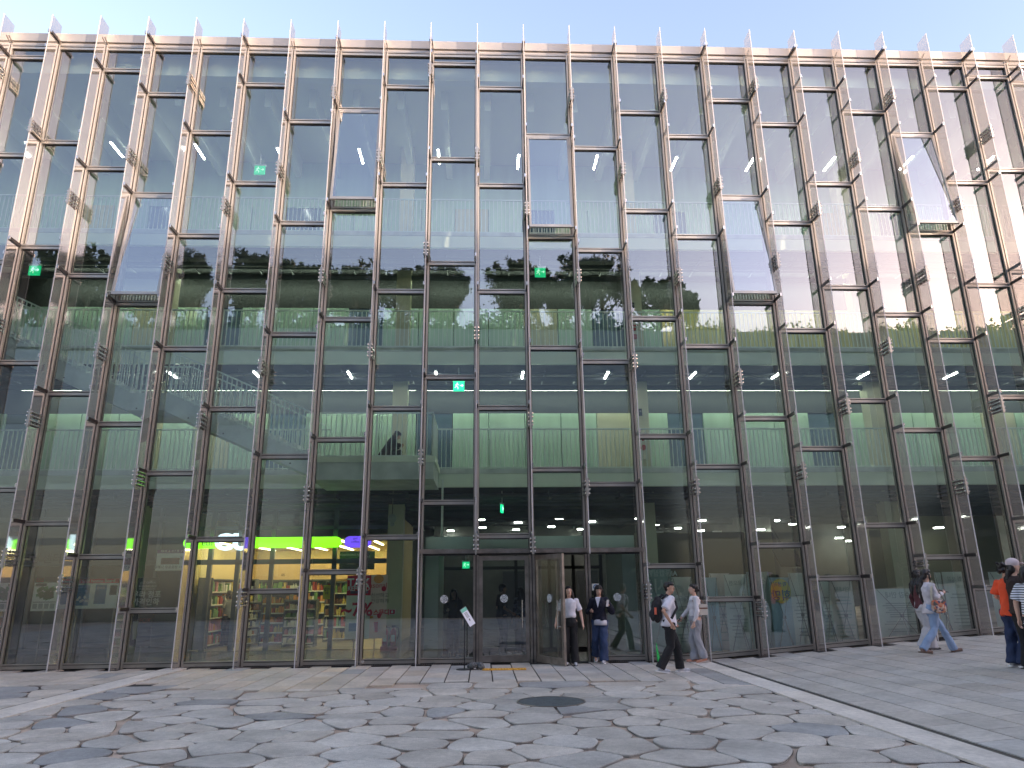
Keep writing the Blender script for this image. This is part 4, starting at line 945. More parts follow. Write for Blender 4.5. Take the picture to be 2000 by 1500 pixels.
CLOTH = mat('checked_grey_cloth', (.16,.165,.165), .9, noise=.6, nscale=55, bump=.8, bscale=60)
def remesh(mb, vox, name, mats, parent=None, it=4, folds=0., fs=9., seed=0, zs=.5):
    o = mb.build(name, mats, parent, smooth=True); o.location = (0,0,0)
    md = o.modifiers.new('r', 'REMESH'); md.mode = 'VOXEL'; md.voxel_size = vox; md.use_smooth_shade = True
    ms = o.modifiers.new('s', 'SMOOTH'); ms.iterations = it; ms.factor = .5
    me = bpy.data.meshes.new_from_object(o.evaluated_get(bpy.context.evaluated_depsgraph_get()))
    me.name = name; me.materials.clear()
    for m_ in (mats if isinstance(mats, (list, tuple)) else [mats]): me.materials.append(m_)
    o.modifiers.clear(); o.data = me
    if folds and len(me.vertices):
        n_ = len(me.vertices); co = np.empty(n_*3); me.vertices.foreach_get('co', co); nn = np.empty(n_*3); me.vertices.foreach_get('normal', nn); co = co.reshape(-1,3); nn = nn.reshape(-1,3)
        r_ = np.random.RandomState(seed+1); d = np.zeros(n_)
        for k in range(7):
            v = r_.normal(size=3)*fs*(1+.35*k); v[2] *= zs; d += np.sin(co@v+r_.uniform(0, 6)+1.5*np.sin(co@(v[[1,2,0]]*.5)))/(1+.5*k)
        co += nn*(d[:,None])*folds*.5; me.vertices.foreach_set('co', co.ravel()); me.update()
    me.polygons.foreach_set('use_smooth', [True]*len(me.polygons)); return o
b = MB(); r_ = random.Random(3)
for k in range(14): b.ell((r_.uniform(-.14,.14), r_.uniform(-.08,.08), .05+r_.uniform(0,.05)), .07, .05, .05, 0, 10)
o = remesh(b, .012, 'cloth_bundle', CLOTH, None, 3, .02, 30, 5); o.location = (q.x+.24, q.y-.02, 0); tag(o, 'crumpled grey checked cloth bundle weighing down the foot of the black sign stand', 'cloth')
q = onZ(708, 1298); b = MB()
for k in range(6): b.ell((r_.uniform(-.04,.04), r_.uniform(-.03,.03), .04+r_.uniform(0,.03)), .045, .04, .04, 0, 8)
o = remesh(b, .01, 'stone_lump', mat('pale_stone', (.5,.5,.5), .8), None, 2, .01, 40, 2); o.location = (q.x, q.y-.12, 0); tag(o, 'small pale stone lying against the foot of a steel fin left of the entrance', 'stone')
b = MB(); b.tube([(0,0,.0),(-.03,0,.12),(-.05,0,.3),(-.055,0,.42)], [(.07,.02),(.05,.02),(.025,.014),(.006,.006)], 10); o = b.build('green_cloth', mat('green_plastic', (.02,.50,.10), .5), smooth=True); q = onZ(1272, 1289); o.location = (q.x+.02, -.64, .0); tag(o, 'narrow bright green plastic flap leaning at the foot of the fin right of the entrance', 'plastic flap')
# ================================================================ PEOPLE
SKIN = mat('skin', (.62,.38,.28), .5); SKIN2 = mat('skin_deeper', (.50,.29,.20), .5)
HAIR = mat('hair', (.012,.009,.009), .35, bump=.4, bscale=60, stretch=(1,1,.1))
LIP = mat('lips', (.45,.12,.10), .4)
def fabric(n_, c, noise=.10, **k): return mat('fabric_'+n_, c, .85, noise=noise, nscale=k.pop('nscale', 6), bump=.25, bscale=220, **k)
def stripes():
    m = bpy.data.materials.new('fabric_striped'); m.use_nodes = True; n = m.node_tree; b_ = n.nodes['Principled BSDF']; b_.inputs['Roughness'].default_value = .85
    tc = n.nodes.new('ShaderNodeTexCoord'); wv = n.nodes.new('ShaderNodeTexWave'); wv.wave_type = 'BANDS'; wv.bands_direction = 'Z'; wv.inputs['Scale'].default_value = 8.5; wv.inputs['Distortion'].default_value = .6
    cr = n.nodes.new('ShaderNodeValToRGB'); cr.color_ramp.interpolation = 'CONSTANT'; cr.color_ramp.elements[0].color = (.03,.035,.06,1); cr.color_ramp.elements[1].color = (.75,.76,.80,1); cr.color_ramp.elements[1].position = .38
    n.links.new(tc.outputs['Object'], wv.inputs[0]); n.links.new(wv.outputs[0], cr.inputs[0]); n.links.new(cr.outputs[0], b_.inputs['Base Color']); return m
def pattern(name, cols, scale):
    m = bpy.data.materials.new(name); m.use_nodes = True; n = m.node_tree; b_ = n.nodes['Principled BSDF']; b_.inputs['Roughness'].default_value = .8
    tc = n.nodes.new('ShaderNodeTexCoord'); v = n.nodes.new('ShaderNodeTexVoronoi'); v.inputs['Scale'].default_value = scale; n.links.new(tc.outputs['Object'], v.inputs[0])
    sp = n.nodes.new('ShaderNodeSeparateColor'); n.links.new(v.outputs['Color'], sp.inputs[0]); cr = n.nodes.new('ShaderNodeValToRGB'); cr.color_ramp.interpolation = 'CONSTANT'
    e_ = cr.color_ramp.elements; e_[0].color = (*cols[0],1); e_[1].color = (*cols[1],1); e_[1].position = 1/len(cols)
    for i, c in enumerate(cols[2:]): x = e_.new((i+2)/len(cols)); x.color = (*c,1)
    n.links.new(sp.outputs[0], cr.inputs[0]); n.links.new(cr.outputs[0], b_.inputs['Base Color']); return m
def person(label, loc, rz, H, P, top, bottom, shoe, hair='short', skin=SKIN, group=None, seed=0):
    """P: joints in a 1.65 m figure facing +y, its right hand side at +x."""
    t = thing('person', label, 'person', loc, group, rz); s_ = H/1.65; t.scale = (s_, s_, s_)
    g_ = lambda k, d: Vector(P.get(k, d)); lean = g_('lean', (0,0,0))
    hipz = P.get('hipz', .88); dz = hipz-.88
    sh = {sd_: Vector((sd_*.158, 0, 1.335+dz))+lean for sd_ in (1, -1)}
    el = {1: g_('elR', (.225,-.03,1.08)), -1: g_('elL', (-.225,-.03,1.08))}; wr = {1: g_('wrR', (.25,.05,.85)), -1: g_('wrL', (-.25,.05,.85))}
    hp = {sd_: Vector((sd_*.085, 0, .88+dz)) for sd_ in (1, -1)}; kn = {1: g_('knR', (.09,.03,.48)), -1: g_('knL', (-.09,.03,.48))}; an = {1: g_('anR', (.095,0,.085)), -1: g_('anL', (-.095,0,.085))}
    toe = {1: g_('toR', (0,1,-.05)), -1: g_('toL', (0,1,-.05))}
    nk = Vector((0,-.005,1.37+dz))+lean; hc = nk+Vector((0,.025,.165))+g_('hd', (0,0,0)); Rh = Matrix.Rotation(R(P.get('hy', 0)), 3, 'Z') @ Matrix.Rotation(R(P.get('hp', 0)), 3, 'X')
    H_ = lambda v: hc+Rh @ Vector(v)
    b_ = MB()
    # head, jaw, nose, ears, neck
    b_.ell(H_((0,-.006,.018)), .072, .088, .088, rot=Rh); b_.ell(H_((0,.020,-.045)), .056, .062, .066, rot=Rh); b_.ell(H_((0,.040,-.090)), .028, .028, .022, rot=Rh)
    b_.tube([H_((0,.083,.012)), H_((0,.100,-.020)), H_((0,.088,-.030))], [.008,.014,.010], 8)
    for k in (-1, 1): b_.ell(H_((k*.073,-.005,-.012)), .010, .020, .030, rot=Rh, n=8)
    b_.tube([nk+Vector((0,0,-.06)), nk+Vector((0,0,.02)), H_((0,-.01,-.05))], [.058,.048,.050], 12)
    # torso as one loft, tapering at the waist
    tz = [(.84,.150,.100),(.90,.158,.108),(1.00,.128,.092),(1.10,.128,.095),(1.22,.152,.108),(1.31,.150,.090),(1.36,.090,.062),(1.39,.05,.045)]
    b_.tube([Vector((0,0,z+dz))+lean*max(0,(z-.88)/.46) for z, _, _ in tz], [(a, c) for _, a, c in tz] if False else [(c, a) for _, a, c in tz], 20)
    for sd_ in (1, -1):
        a, e_, w_ = sh[sd_], el[sd_], wr[sd_]
        b_.tube([a+(Vector((0,0,1.33+dz))+lean-a)*.5, a, a.lerp(e_, .5), e_, e_.lerp(w_, .35), w_], [.040,.046,.042,.036,.036,.024], 10); b_.ell(a, .046, .046, .046); b_.ell(e_, .037, .037, .037)
        d = (w_-e_).normalized(); sdv = Vector((1,0,0)) if abs(d.x) < .8 else Vector((0,0,1)); pn = d.cross(sdv).normalized(); wd = pn.cross(d).normalized()
        inw = P.get('palmR' if sd_ > 0 else 'palmL'); 
        if inw: wd = Vector(inw).normalized(); wd = (wd-d*wd.dot(d)).normalized(); pn = d.cross(wd)
        else: wd, pn = pn, wd       # fingers spread front to back when the arm hangs
        b_.tube([w_, w_+d*.035, w_+d*.085], [(.024,.018),(.036,.016),(.036,.015)], 10)
        pl = w_+d*.08; cu = P.get('curl', .6)
        for k in range(4):
            o_ = wd*(-.027+.018*k); L = (.066,.074,.070,.056)[k]; q1 = pl+o_+d*L*.45; q2 = q1+(d*math.cos(cu)+pn*math.sin(cu)*-sd_)*L*.32; q3 = q2+(d*math.cos(cu*1.9)+pn*math.sin(cu*1.9)*-sd_)*L*.25
            b_.tube([pl+o_, q1, q2, q3], [.009,.0085,.008,.007], 6)
        b_.tube([w_+d*.03+wd*.026, w_+d*.065+wd*.050, w_+d*.095+wd*.052-pn*.01*sd_], [.011,.010,.008], 6)
        b_.tube([hp[sd_], hp[sd_].lerp(kn[sd_], .5), kn[sd_], kn[sd_].lerp(an[sd_], .35), an[sd_]], [.085,.070,.050,.050,.034], 12); b_.ell(kn[sd_], .052,.052,.052); b_.ell(hp[sd_], .09,.09,.09)
        td = toe[sd_].normalized(); b_.tube([an[sd_]+Vector((0,0,.01)), an[sd_]+td*.05+Vector((0,0,-.035)), an[sd_]+td*.15+Vector((0,0,-.052))], [.036,.032,.022], 10)
    remesh(b_, .0095, 'body', skin, t, 3)
    # face: eyes, brows, mouth
    f = MB()
    for k in (-1, 1):
        f.ell(H_((k*.029,.0745,.012)), .0125, .006, .0055, 1, 8, Rh); f.ell(H_((k*.029,.0795,.012)), .0055, .003, .0055, 0, 8, Rh); f.ell(H_((k*.030,.074,.035)), .017, .006, .0035, 0, 8, Rh)
    f.build('eyes', [HAIR, mat('eye_white', (.7,.68,.65), .3)], t, smooth=True); f = MB(); f.ell(H_((0,.0795,-.052)), .021, .006, .0065, 0, 10, Rh); f.build('mouth', LIP, t, smooth=True)
    # hair
    h = MB(); h.ell(H_((0,-.028,.036)), .084, .090, .090, rot=Rh, n=18)
    if hair in ('long', 'ponytail', 'bob', 'bun'): h.ell(H_((0,.006,.074)), .075, .076, .050, rot=Rh)
    if hair == 'short': h.ell(H_((0,.010,.070)), .076, .080, .050, rot=Rh); h.ell(H_((0,-.05,-.01)), .070, .055, .07, rot=Rh)
    if hair == 'curly':
        r_ = random.Random(seed)
        for k in range(60):
            a = r_.uniform(0, 6.28); z = r_.uniform(-.05,.12); q_ = (math.cos(a)*.078, -.02+math.sin(a)*.085-.012, z)
            if q_[1] > .055 and z < .055: continue
            h.ell(H_(q_), .026, .026, .024, n=6)
    if hair == 'long':
        for k in (-1, 0, 1): h.tube([H_((k*.06,-.05,.03)), H_((k*.078,-.05,-.06)), nk+Vector((k*.11,-.085,-.02)), nk+Vector((k*.10,-.11,-.17)), nk+Vector((k*.08,-.11,-.28))], [(.05),(.045),(.05),(.04),(.015)], 10)
        h.tube([H_((-.065,.0,.03)), H_((-.080,.01,-.06)), nk+Vector((-.10,.05,-.06)), nk+Vector((-.10,.09,-.16))], [.03,.028,.022,.008], 8)
        h.tube([H_((.065,.0,.03)), H_((.082,.0,-.06)), nk+Vector((.11,-.03,-.04)), nk+Vector((.12,-.05,-.14))], [.03,.03,.03,.012], 8)
    if hair == 'bob':
        for k in (-1, 1): h.tube([H_((k*.060,-.005,.05)), H_((k*.084,.0,-.02)), H_((k*.086,.0,-.09)), H_((k*.07,.01,-.135))], [.035,.036,.034,.018], 10)
        h.tube([H_((0,-.07,.03)), H_((0,-.08,-.05)), H_((0,-.07,-.12))], [(.07,.04),(.08,.04),(.07,.03)], 12); h.ell(H_((0,-.075,-.07)), .085, .04, .07, rot=Rh)
    if hair == 'bun': h.ell(H_((0,-.125,-.01)), .035, .035, .035); h.ell(H_((0,-.05,-.01)), .074, .06, .07, rot=Rh)
    if hair == 'ponytail':
        h.ell(H_((0,-.05,-.02)), .074, .06, .08, rot=Rh); h.tube([H_((0,-.10,-.05)), nk+Vector((0,-.13,-.02)), nk+Vector((0,-.15,-.16)), nk+Vector((0,-.13,-.34)), nk+Vector((0,-.11,-.42))], [.03,.045,.045,.035,.01], 12)
        h.tube([H_((-.07,.01,.03)), H_((-.08,.02,-.06)), H_((-.07,.03,-.12))], [.03,.022,.01], 8); h.tube([H_((.07,.01,.03)), H_((.08,.02,-.06)), H_((.07,.03,-.12))], [.03,.022,.01], 8)
    if hair == 'cap':
        h = MB(); h.ell(H_((0,-.05,-.03)), .074, .055, .09, rot=Rh); h.tube([H_((0,-.09,-.05)), nk+Vector((0,-.1,-.05))], [.05,.03], 10)
        c = MB(); c.ell(H_((0,-.008,.055)), .088, .100, .078, rot=Rh, n=18); remesh(c, .009, 'cap', fabric('cap', (.62,.52,.53)), t, 2)
        c = MB(); c.obox(H_((0,.115,.050)), Rh @ Vector((.062,0,0)), Rh @ Vector((0,.045,-.012)), Rh @ Vector((0,0,.005))); c.build('cap_brim', fabric('cap', (.62,.52,.53)), t)
    remesh(h, .010, 'hair', HAIR, t, 2, .006, 45, seed, .15)
    # trousers
    L = bottom.get('w', .085); tr = MB(); yb = 1.02+dz if bottom.get('high', 1) else .96+dz
    tr.tube([(0,0,.80+dz),(0,0,.88+dz),(0,0,.95+dz),(0,0,yb)], [(.118,.150),(.128,.178),(.118,.160),(.102,.138)], 20)
    for sd_ in (1, -1):
        hem = an[sd_]+(an[sd_]-kn[sd_]).normalized()*.025
        tr.tube([hp[sd_]+Vector((0,0,.02)), hp[sd_].lerp(kn[sd_], .35), kn[sd_], kn[sd_].lerp(hem, .5), hem], [.098, .094, max(.068, L*.86), L*.92, L], 14); tr.ell(kn[sd_], L*.86, L*.86, L*.86)
    remesh(tr, .011, 'trousers', bottom['m'], t, 3, bottom.get('f', .010), 13, seed, .6)
    # top
    tp = MB(); st_ = top.get('style', 'tee'); fl = top.get('flare', 0.); hem = top.get('hem', .86)+dz; y0_ = max(hem, .8+dz)
    prof = [(hem,.165+fl,.125+fl*.8),((hem+1.06+dz)/2,.158+fl*.7,.118+fl*.6),(1.10+dz,.146+fl*.5,.112+fl*.4),(1.22+dz,.166+fl*.3,.122+fl*.3),(1.31+dz,.176,.108),(1.365+dz,.125,.084),(1.392+dz,.080,.066)]
    if top.get('tuck'): prof[0] = (hem,.142,.108)
    tp.tube([Vector((0,0,z))+lean*max(0,(z-dz-.88)/.46) for z, _, _ in prof], [(c, a) for _, a, c in prof], 22)
    sl_ = top.get('sleeve', 'short'); sw_ = top.get('sw', .058)
    for sd_ in (1, -1):
        a, e_, w_ = sh[sd_], el[sd_], wr[sd_]; c0 = a+(Vector((0,0,1.32+dz))+lean-a)*.6
        if sl_ == 'short': tp.tube([c0, a, a.lerp(e_, .45), a.lerp(e_, .82)], [.066,.066,sw_,sw_+.006], 12)
        else:
            tp.tube([c0, a, a.lerp(e_, .5), e_, e_.lerp(w_, .5), w_.lerp(e_, .06)], [.066,.066,sw_,sw_*.95,sw_*.85,sw_*.68], 12); tp.ell(e_, sw_*.95, sw_*.95, sw_*.95)
        tp.ell(a, .064, .062, .060)
    remesh(tp, .0105, top.get('name', 'shirt'), top['m'], t, 3, top.get('f', .010), 12, seed+3, .8)
    for ex in top.get('extra', []): ex(t, dz, lean, H_, nk)
    # shoes
    for sd_ in (1, -1):
        td = toe[sd_].normalized(); a = an[sd_]; up_ = Vector((0,0,1)); up_ = (up_-td*up_.dot(td)).normalized(); side = td.cross(up_); c = MB()
        heel = a-up_*.045-td*.045
        c.tube([heel, heel+td*.06, heel+td*.14, heel+td*.215, heel+td*.245], [(.036,.034),(.038,.040),(.041,.032),(.036,.024),(.012,.012)], 12)
        if shoe.get('ank', 1): c.tube([a-up_*.04-td*.01, a-up_*.0-td*.01], [.042,.040], 12)
        so = remesh(c, .008, 'shoe', shoe['m'], t, 2)
        c = MB()
        for q0, q1, w0, w1 in ((-.04,.06,.036,.040), (.06,.15,.040,.043), (.15,.222,.043,.032)):
            A = heel+td*q0-up_*.040; B = heel+td*q1-up_*.040; c.add([A-side*w0, A+side*w0, B+side*w1, B-side*w1, A-side*w0+up_*.022, A+side*w0+up_*.022, B+side*w1+up_*.022, B-side*w1+up_*.022], [(0,1,2,3),(4,7,6,5),(0,4,5,1),(1,5,6,2),(2,6,7,3),(3,7,4,0)])
        c.build('sole', shoe.get('s', WHITE), so)
    return t
def world_pt(t, v): 
    return Matrix.Translation(t.location) @ Matrix.Rotation(t.rotation_euler[2], 4, 'Z') @ Matrix.Scale(t.scale[0], 4) @ Vector(v)
def phone(t, v, label, rot=(0,0,0), face=BLACK):
    p = thing('phone', label, 'phone', world_pt(t, v)); p.rotation_euler = rot; MB().box(-.037,.037,-.004,.004,-.078,.078).build('phone_body', BLACK, p); MB().box(-.034,.034,-.0055,-.0041,-.074,.074).build('screen', face, p)
    m_ = MB(); m_.box(-.032,-.010,.0041,.007,.045,.072); m_.build('camera_bump', ARM, p); return p
# soles sit .085 below the ankle
def at(px, py, dy=0): q = onZ(px, py); return (q.x, q.y, 0)
W_T = fabric('white_tee', (.72,.70,.76), .05); B_T = fabric('black_trousers', (.014,.014,.016), .2); JEAN = fabric('jeans', (.045,.075,.17), .35, nscale=4); SNK = mat('sneaker', (.62,.63,.68), .5, noise=.3, nscale=30); SOLE_B = mat('sole_dark', (.03,.03,.03), .6)
p1 = person('woman in a white tee tucked into black trousers, walking out from the open door', at(1115, 1299), R(176), 1.64,
    dict(elR=(.255,-.02,1.09), wrR=(.30,.07,.88), elL=(-.255,-.02,1.09), wrL=(-.285,.09,.86), knR=(.095,.05,.48), anR=(.10,-.01,.095), knL=(-.085,.03,.48), anL=(-.10,.05,.085), hy=8, hp=8),
    dict(m=W_T, hem=.98, tuck=1, flare=.012, sw=.062, f=.008), dict(m=B_T, w=.092, f=.008), dict(m=SNK, s=SOLE_B), 'long', seed=1)
def vneck(t, dz, lean, H_, nk):
    m_ = MB(); m_.add([(-.055,.128,1.375),(.055,.128,1.375),(.0,.162,1.17),(-.05,.09,1.40),(.05,.09,1.40)], [(0,1,2),(3,4,1,0)]); m_.build('undershirt', W_T, t)
    m_ = MB(); m_.tube([(0,0,.80),(0,0,.86),(0,0,.92)], [(.150,.197),(.152,.200),(.145,.19)], 22); m_.build('shirt_hem', W_T, t, smooth=True)
p2 = person('woman in a dark navy jacket and blue jeans looking down beside the woman in white', at(1175, 1295), R(160), 1.65,
    dict(elR=(.26,-.05,1.09), wrR=(.16,.17,1.10), elL=(-.27,.0,1.10), wrL=(-.25,.20,1.23), palmR=(0,0,1), palmL=(0,0,1), knR=(.11,.0,.49), anR=(.16,-.20,.17), toR=(0,.75,-.65), knL=(-.08,.08,.48), anL=(-.07,.03,.085), hy=24, hp=-18),
    dict(m=fabric('navy_jacket', (.012,.013,.028), .2), name='jacket', hem=.90, flare=.045, sleeve='long', sw=.072, f=.016, extra=[vneck]), dict(m=JEAN, w=.098, f=.014), dict(m=SNK, s=WHITE), 'bob', seed=2)
phone(p2, (-.245,.30,1.27), 'pale phone held up by the woman in the navy jacket', (R(15),0,R(30)), mat('phone_pale', (.6,.6,.62), .3))
p3 = person('man in a white tee with a black backpack walking right past the entrance', at(1312, 1314), R(-84), 1.70,
    dict(elR=(.24,-.17,1.12), wrR=(.25,-.04,.90), elL=(-.23,-.02,1.09), wrL=(-.22,.17,.90), knR=(.09,-.02,.47), anR=(.09,-.24,.11), toR=(0,1,-.18), knL=(-.09,.16,.49), anL=(-.09,.21,.085), hy=-42, lean=(0,.03,0), hd=(0,.02,0)),
    dict(m=W_T, hem=.84, flare=.028, sw=.070, f=.012), dict(m=B_T, w=.088, f=.012), dict(m=SNK, s=WHITE), 'short', SKIN2, seed=3)
bpk = thing('backpack', 'black backpack with an orange tag on the back of the man in the white tee', 'backpack', world_pt(p3, (0,-.21,1.12)), rz=R(-84)); m = MB()
m.ell((0,-.01,.0), .15, .10, .24); m.ell((0,-.09,-.08), .12, .06, .13); m.ell((0,.02,.17), .12, .08, .10); remesh(m, .012, 'backpack_body', fabric('backpack', (.02,.02,.024), .3), bpk, 2, .012, 22, 4)
m = MB(); m.box(.12,.15,-.10,-.06,-.07,.06); m.build('luggage_tag', mat('tag_orange', (.75,.16,.09), .5), bpk)
m = MB()
for k in (-1, 1): m.tube([(k*.10,.07,.22),(k*.12,.17,.30),(k*.13,.33,.22),(k*.145,.36,.05),(k*.15,.24,-.14),(k*.13,.06,-.2)], [(.010,.028)]*6, 8)
m.build('shoulder_strap', fabric('backpack', (.02,.02,.024)), bpk, smooth=True)
GREYP = fabric('grey_pants', (.36,.36,.39), .15)
p4 = person('woman in a white long sleeved top and flowing grey trousers walking left', at(1365, 1294), R(84), 1.66,
    dict(elR=(.22,.10,1.10), wrR=(.20,.27,.93), elL=(-.23,-.01,1.08), wrL=(-.23,.08,.84), knR=(.08,.08,.48), anR=(.07,.06,.085), knL=(-.08,.0,.48), anL=(-.08,-.11,.11), toL=(0,1,-.25), hy=6, hp=4, lean=(0,-.01,0)),
    dict(m=fabric('cream_top', (.70,.67,.69), .08), hem=.96, flare=.006, sleeve='long', sw=.054, f=.010), dict(m=GREYP, w=.088, f=.020), dict(m=mat('coral_shoe', (.62,.26,.16), .5), s=mat('sole_pale', (.5,.4,.35), .6)), 'bun', seed=4)
phone(p4, (.20,.36,.87), 'black phone held low in front of the woman in grey trousers', (R(50),R(-30),R(84)))
hb = thing('handbag', 'small cream handbag with brown trim behind the woman in grey trousers', 'handbag', world_pt(p4, (-.10,-.15,1.10)), rz=R(84)); m = MB(); m.box(-.05,.05,-.10,.08,-.11,.12); m.build('bag_body', fabric('cream_bag', (.62,.56,.48)), hb)
m = MB(); m.box(-.055,.055,-.105,.085,.02,.045); m.build('bag_trim', mat('bag_brown', (.2,.08,.04), .5), hb); m = MB(); m.tube([(0,-.05,.12),(.03,.05,.25),(.02,.14,.30),(-.06,.22,.18)], .008, 6); m.build('strap', mat('bag_brown', (.2,.08,.04), .5), hb)
def ramp_at(px, py):
    d = ray(px, py); t_ = (RS*(CAM.x-RX0)-CAM.z)/(d.z-RS*d.x); q = CAM+d*t_; return (q.x, q.y, q.z)
p5 = person('woman with long black ponytail, pale jacket and light jeans striding up the ramp', ramp_at(1832, 1278), R(-86), 1.63,
    dict(elR=(.22,.02,1.10), wrR=(.13,.22,1.16), elL=(-.22,.02,1.10), wrL=(-.08,.24,1.16), palmR=(0,0,1), palmL=(0,0,1), knR=(.08,-.04,.48), anR=(.07,-.34,.12), toR=(0,1,-.12), knL=(-.08,.24,.50), anL=(-.08,.40,.10), toL=(0,1,.12), hp=-8, hipz=.86),
    dict(m=fabric('pale_jacket', (.62,.58,.60), .12), name='jacket', hem=.80, flare=.035, sleeve='long', sw=.062, f=.016), dict(m=fabric('light_jeans', (.28,.38,.55), .2), w=.075, f=.012), dict(m=mat('brown_shoe', (.22,.14,.11), .6), s=mat('sole_brown', (.10,.07,.05), .6)), 'ponytail', seed=5)
phone(p5, (.03,.33,1.20), 'black phone held out by the woman with the ponytail', (R(75),0,R(-86)))
fb = thing('shoulder_bag', 'floral cloth shoulder bag at the hip of the woman in the pale jacket', 'shoulder bag', world_pt(p5, (.24,.02,.90)), rz=R(-86)); m = MB(); m.ell((0,0,0), .045, .17, .13); m.box(-.035,.035,-.15,.15,-.02,.13)
remesh(m, .012, 'bag_body', pattern('floral_cloth', [(.45,.12,.06),(.05,.06,.16),(.55,.40,.30),(.50,.22,.12),(.10,.10,.10),(.60,.45,.40)], 22), fb, 3, .01, 20, 2); m = MB(); m.tube([(0,-.14,.10),(-.02,-.10,.30),(-.06,-.02,.50),(-.03,.06,.30),(0,.14,.10)], [(.02,.006)]*5, 8); m.build('strap', fabric('cream_strap', (.5,.45,.35)), fb)
q = ramp_at(1822, 1273); p6 = person('person in white trousers mostly hidden behind the woman in the pale jacket', (q[0], q[1]+.15, q[2]), R(-86), 1.60,
    dict(elR=(.22,.05,1.10), wrR=(.20,.22,1.0), knR=(.08,.02,.48), anR=(.08,-.18,.10), knL=(-.08,.14,.49), anL=(-.08,.16,.085), lean=(0,.02,0)),
    dict(m=fabric('maroon', (.10,.03,.035), .2), hem=.86, flare=.015, sleeve='long', f=.012), dict(m=fabric('white_trousers', (.52,.51,.53), .1), w=.10, f=.016), dict(m=BLACK, s=WHITE), 'long', seed=6)
q = ramp_at(1996, 1303); ORG = fabric('orange_tee', (.78,.085,.025), .12)
p7 = person('person with short curly hair, orange tee and dark jeans near the right edge', q, R(-78), 1.66,
    dict(elR=(.23,-.02,1.10), wrR=(.22,.15,.97), elL=(-.23,0,1.10), wrL=(-.20,.18,1.0), knR=(.09,.06,.48), anR=(.09,-.04,.085), knL=(-.09,.0,.48), anL=(-.09,-.06,.085), hd=(0,.02,0), lean=(0,.01,0)),
    dict(m=ORG, hem=.80, flare=.04, sw=.078, f=.014), dict(m=fabric('dark_jeans', (.02,.035,.09), .3), w=.095, f=.016), dict(m=mat('grey_sneaker', (.30,.32,.36), .6), s=WHITE), 'curly', SKIN2, seed=7)
q = ramp_at(2028, 1316); p8 = person('person in a pale pink cap and dark brown top at the right edge', (q[0]+.25, q[1]+.45, q[2]), R(-95), 1.74,
    dict(elR=(.24,.02,1.10), wrR=(.22,.14,.9), knR=(.09,.04,.48)), dict(m=fabric('dark_brown_top', (.03,.018,.015), .2), hem=.82, flare=.03, sleeve='long', f=.012), dict(m=B_T, w=.08), dict(m=BLACK, s=SOLE_B), 'cap', seed=8)
q = ramp_at(2046, 1327); p9 = person('person in a blue and white striped tee cut off by the right edge', q, R(-60), 1.62,
    dict(elR=(.27,-.03,1.12), wrR=(.30,.12,.98), elL=(-.23,0,1.10), knR=(.10,.0,.48), anR=(.17,-.12,.085)), dict(m=stripes(), hem=.78, flare=.05, sw=.085, f=.012), dict(m=B_T, w=.07), dict(m=BLACK, s=SOLE_B), 'bob', seed=9)
fl_ = thing('flower_bag', 'small black bag with a grey flower carried behind the person in the orange tee', 'handbag', world_pt(p7, (.22,.08,.86)), rz=R(-78-35)); m = MB(); m.ell((0,0,0), .03, .12, .12); m.box(-.03,.03,-.10,.10,-.10,.05); remesh(m, .012, 'bag_body', BLACK, fl_, 2)
m = MB()
for k in range(5): a = 2*math.pi*k/5+.3; m.ell((.036, .05*math.cos(a), .05*math.sin(a)-.01), .008, .034, .034, 0, 12)
m.build('flower', fabric('flower_grey', (.25,.30,.36)), fl_, smooth=True); m = MB(); m.ell((.046,0,-.01), .004,.016,.016,0,10); m.build('flower_centre', WHITE, fl_, smooth=True)
m = MB(); m.tube([(.0,.06,.10),(-.01,-.02,.28),(-.06,-.10,.42),(-.12,-.16,.50)], .008, 6); m.build('strap', BLACK, fl_)
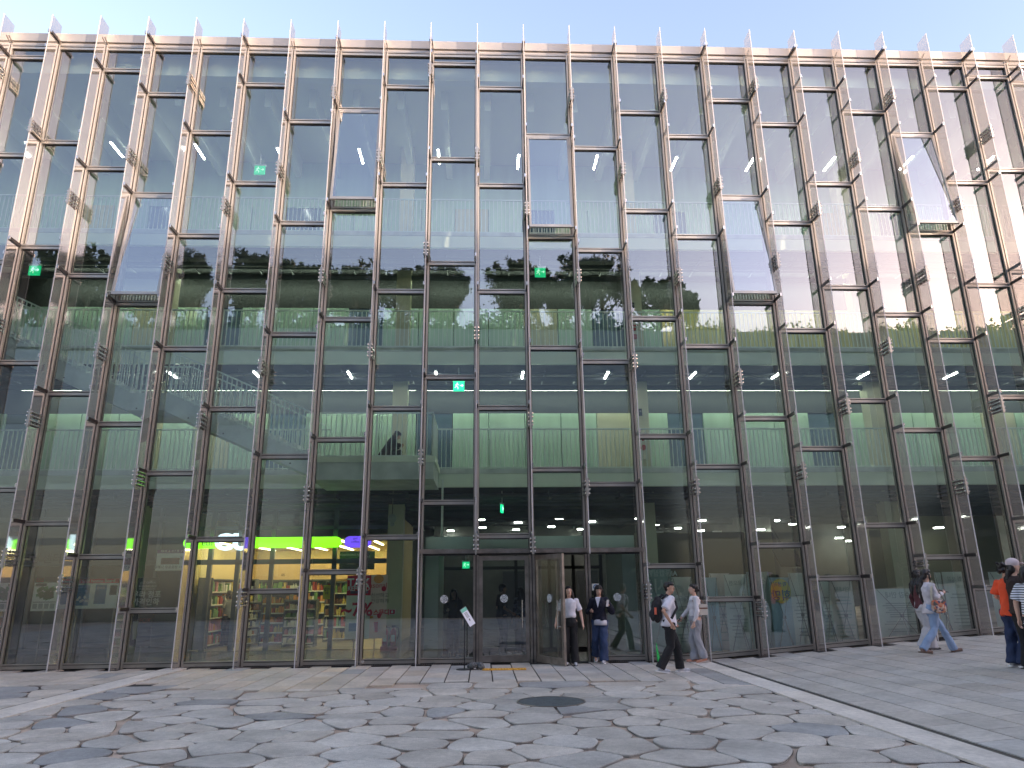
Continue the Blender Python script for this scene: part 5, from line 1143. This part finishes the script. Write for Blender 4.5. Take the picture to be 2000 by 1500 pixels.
# people inside
DK = fabric('dark_top', (.03,.032,.036), .3); GR_ = fabric('grey_top', (.30,.30,.30), .2)
q = onY(450, 1150, 6.3); person('shop customer in a pale top and black trousers among the shelves', (q.x, 6.3, .012), R(60), 1.62, dict(elR=(.22,.06,1.10), wrR=(.16,.24,1.16), elL=(-.22,.06,1.10), wrL=(-.12,.25,1.12)), dict(m=GR_, hem=.84, flare=.02), dict(m=B_T, w=.08), dict(m=BLACK), 'bob', seed=11)
q = onY(981, 1200, 1.9); person('man in dark clothes standing behind the closed glass door', (q.x, 1.9, .002), R(-70), 1.72, dict(wrR=(.22,.16,.98)), dict(m=DK, hem=.84, flare=.02), dict(m=fabric('blue_grey_trousers', (.05,.06,.10), .2), w=.075), dict(m=SNK), 'short', SKIN2, seed=12)
q = onY(1017, 1200, 2.3); person('person in a dark plaid shirt beside the man behind the closed glass door', (q.x, 2.3, .002), R(40), 1.64, dict(wrR=(.2,.2,1.1)), dict(m=pattern('plaid_cloth', [(.05,.06,.12),(.15,.16,.2),(.03,.03,.05)], 18), hem=.80, flare=.03, sleeve='long'), dict(m=B_T, w=.08), dict(m=BLACK), 'long', seed=13)
q = onY(886, 1200, 2.0); person('woman with long hair in dark clothes behind the fixed pane left of the door', (q.x, 2.0, .002), R(175), 1.60, dict(wrR=(.14,.22,1.12), palmR=(0,0,1)), dict(m=DK, hem=.82, flare=.03, sleeve='long'), dict(m=fabric('blue_grey_trousers', (.05,.06,.10), .2), w=.085), dict(m=SNK), 'long', seed=14)
sit = dict(hipz=.30, knR=(.12,.36,.42), anR=(.12,.42,.085), knL=(-.12,.36,.42), anL=(-.12,.42,.085), elR=(.22,.20,.55), wrR=(.10,.36,.60), elL=(-.22,.20,.55), wrL=(-.10,.36,.60), lean=(0,.20,-.06), hd=(0,.06,-.04), hp=-35)
q = onY(752, 890, 1.6); person('person in black sitting hunched on the projecting platform behind the railing', (q.x, 1.6, 4.66), R(-80), 1.72, sit, dict(m=fabric('black_hoodie', (.012,.012,.014), .2), name='hoodie', hem=.86, flare=.05, sleeve='long', sw=.075), dict(m=B_T, w=.08, high=0), dict(m=BLACK), 'long', SKIN2, seed=15)
q = onY(849, 905, 4.3); person('person in a white tee sitting low behind the railing right of the platform', (q.x, 4.3, 4.55), R(120), 1.65, dict(sit, lean=(0,.03,0), hp=0, hd=(0,0,0)), dict(m=W_T, hem=.86, flare=.02), dict(m=B_T, w=.08, high=0), dict(m=SNK), 'short', SKIN2, seed=16)
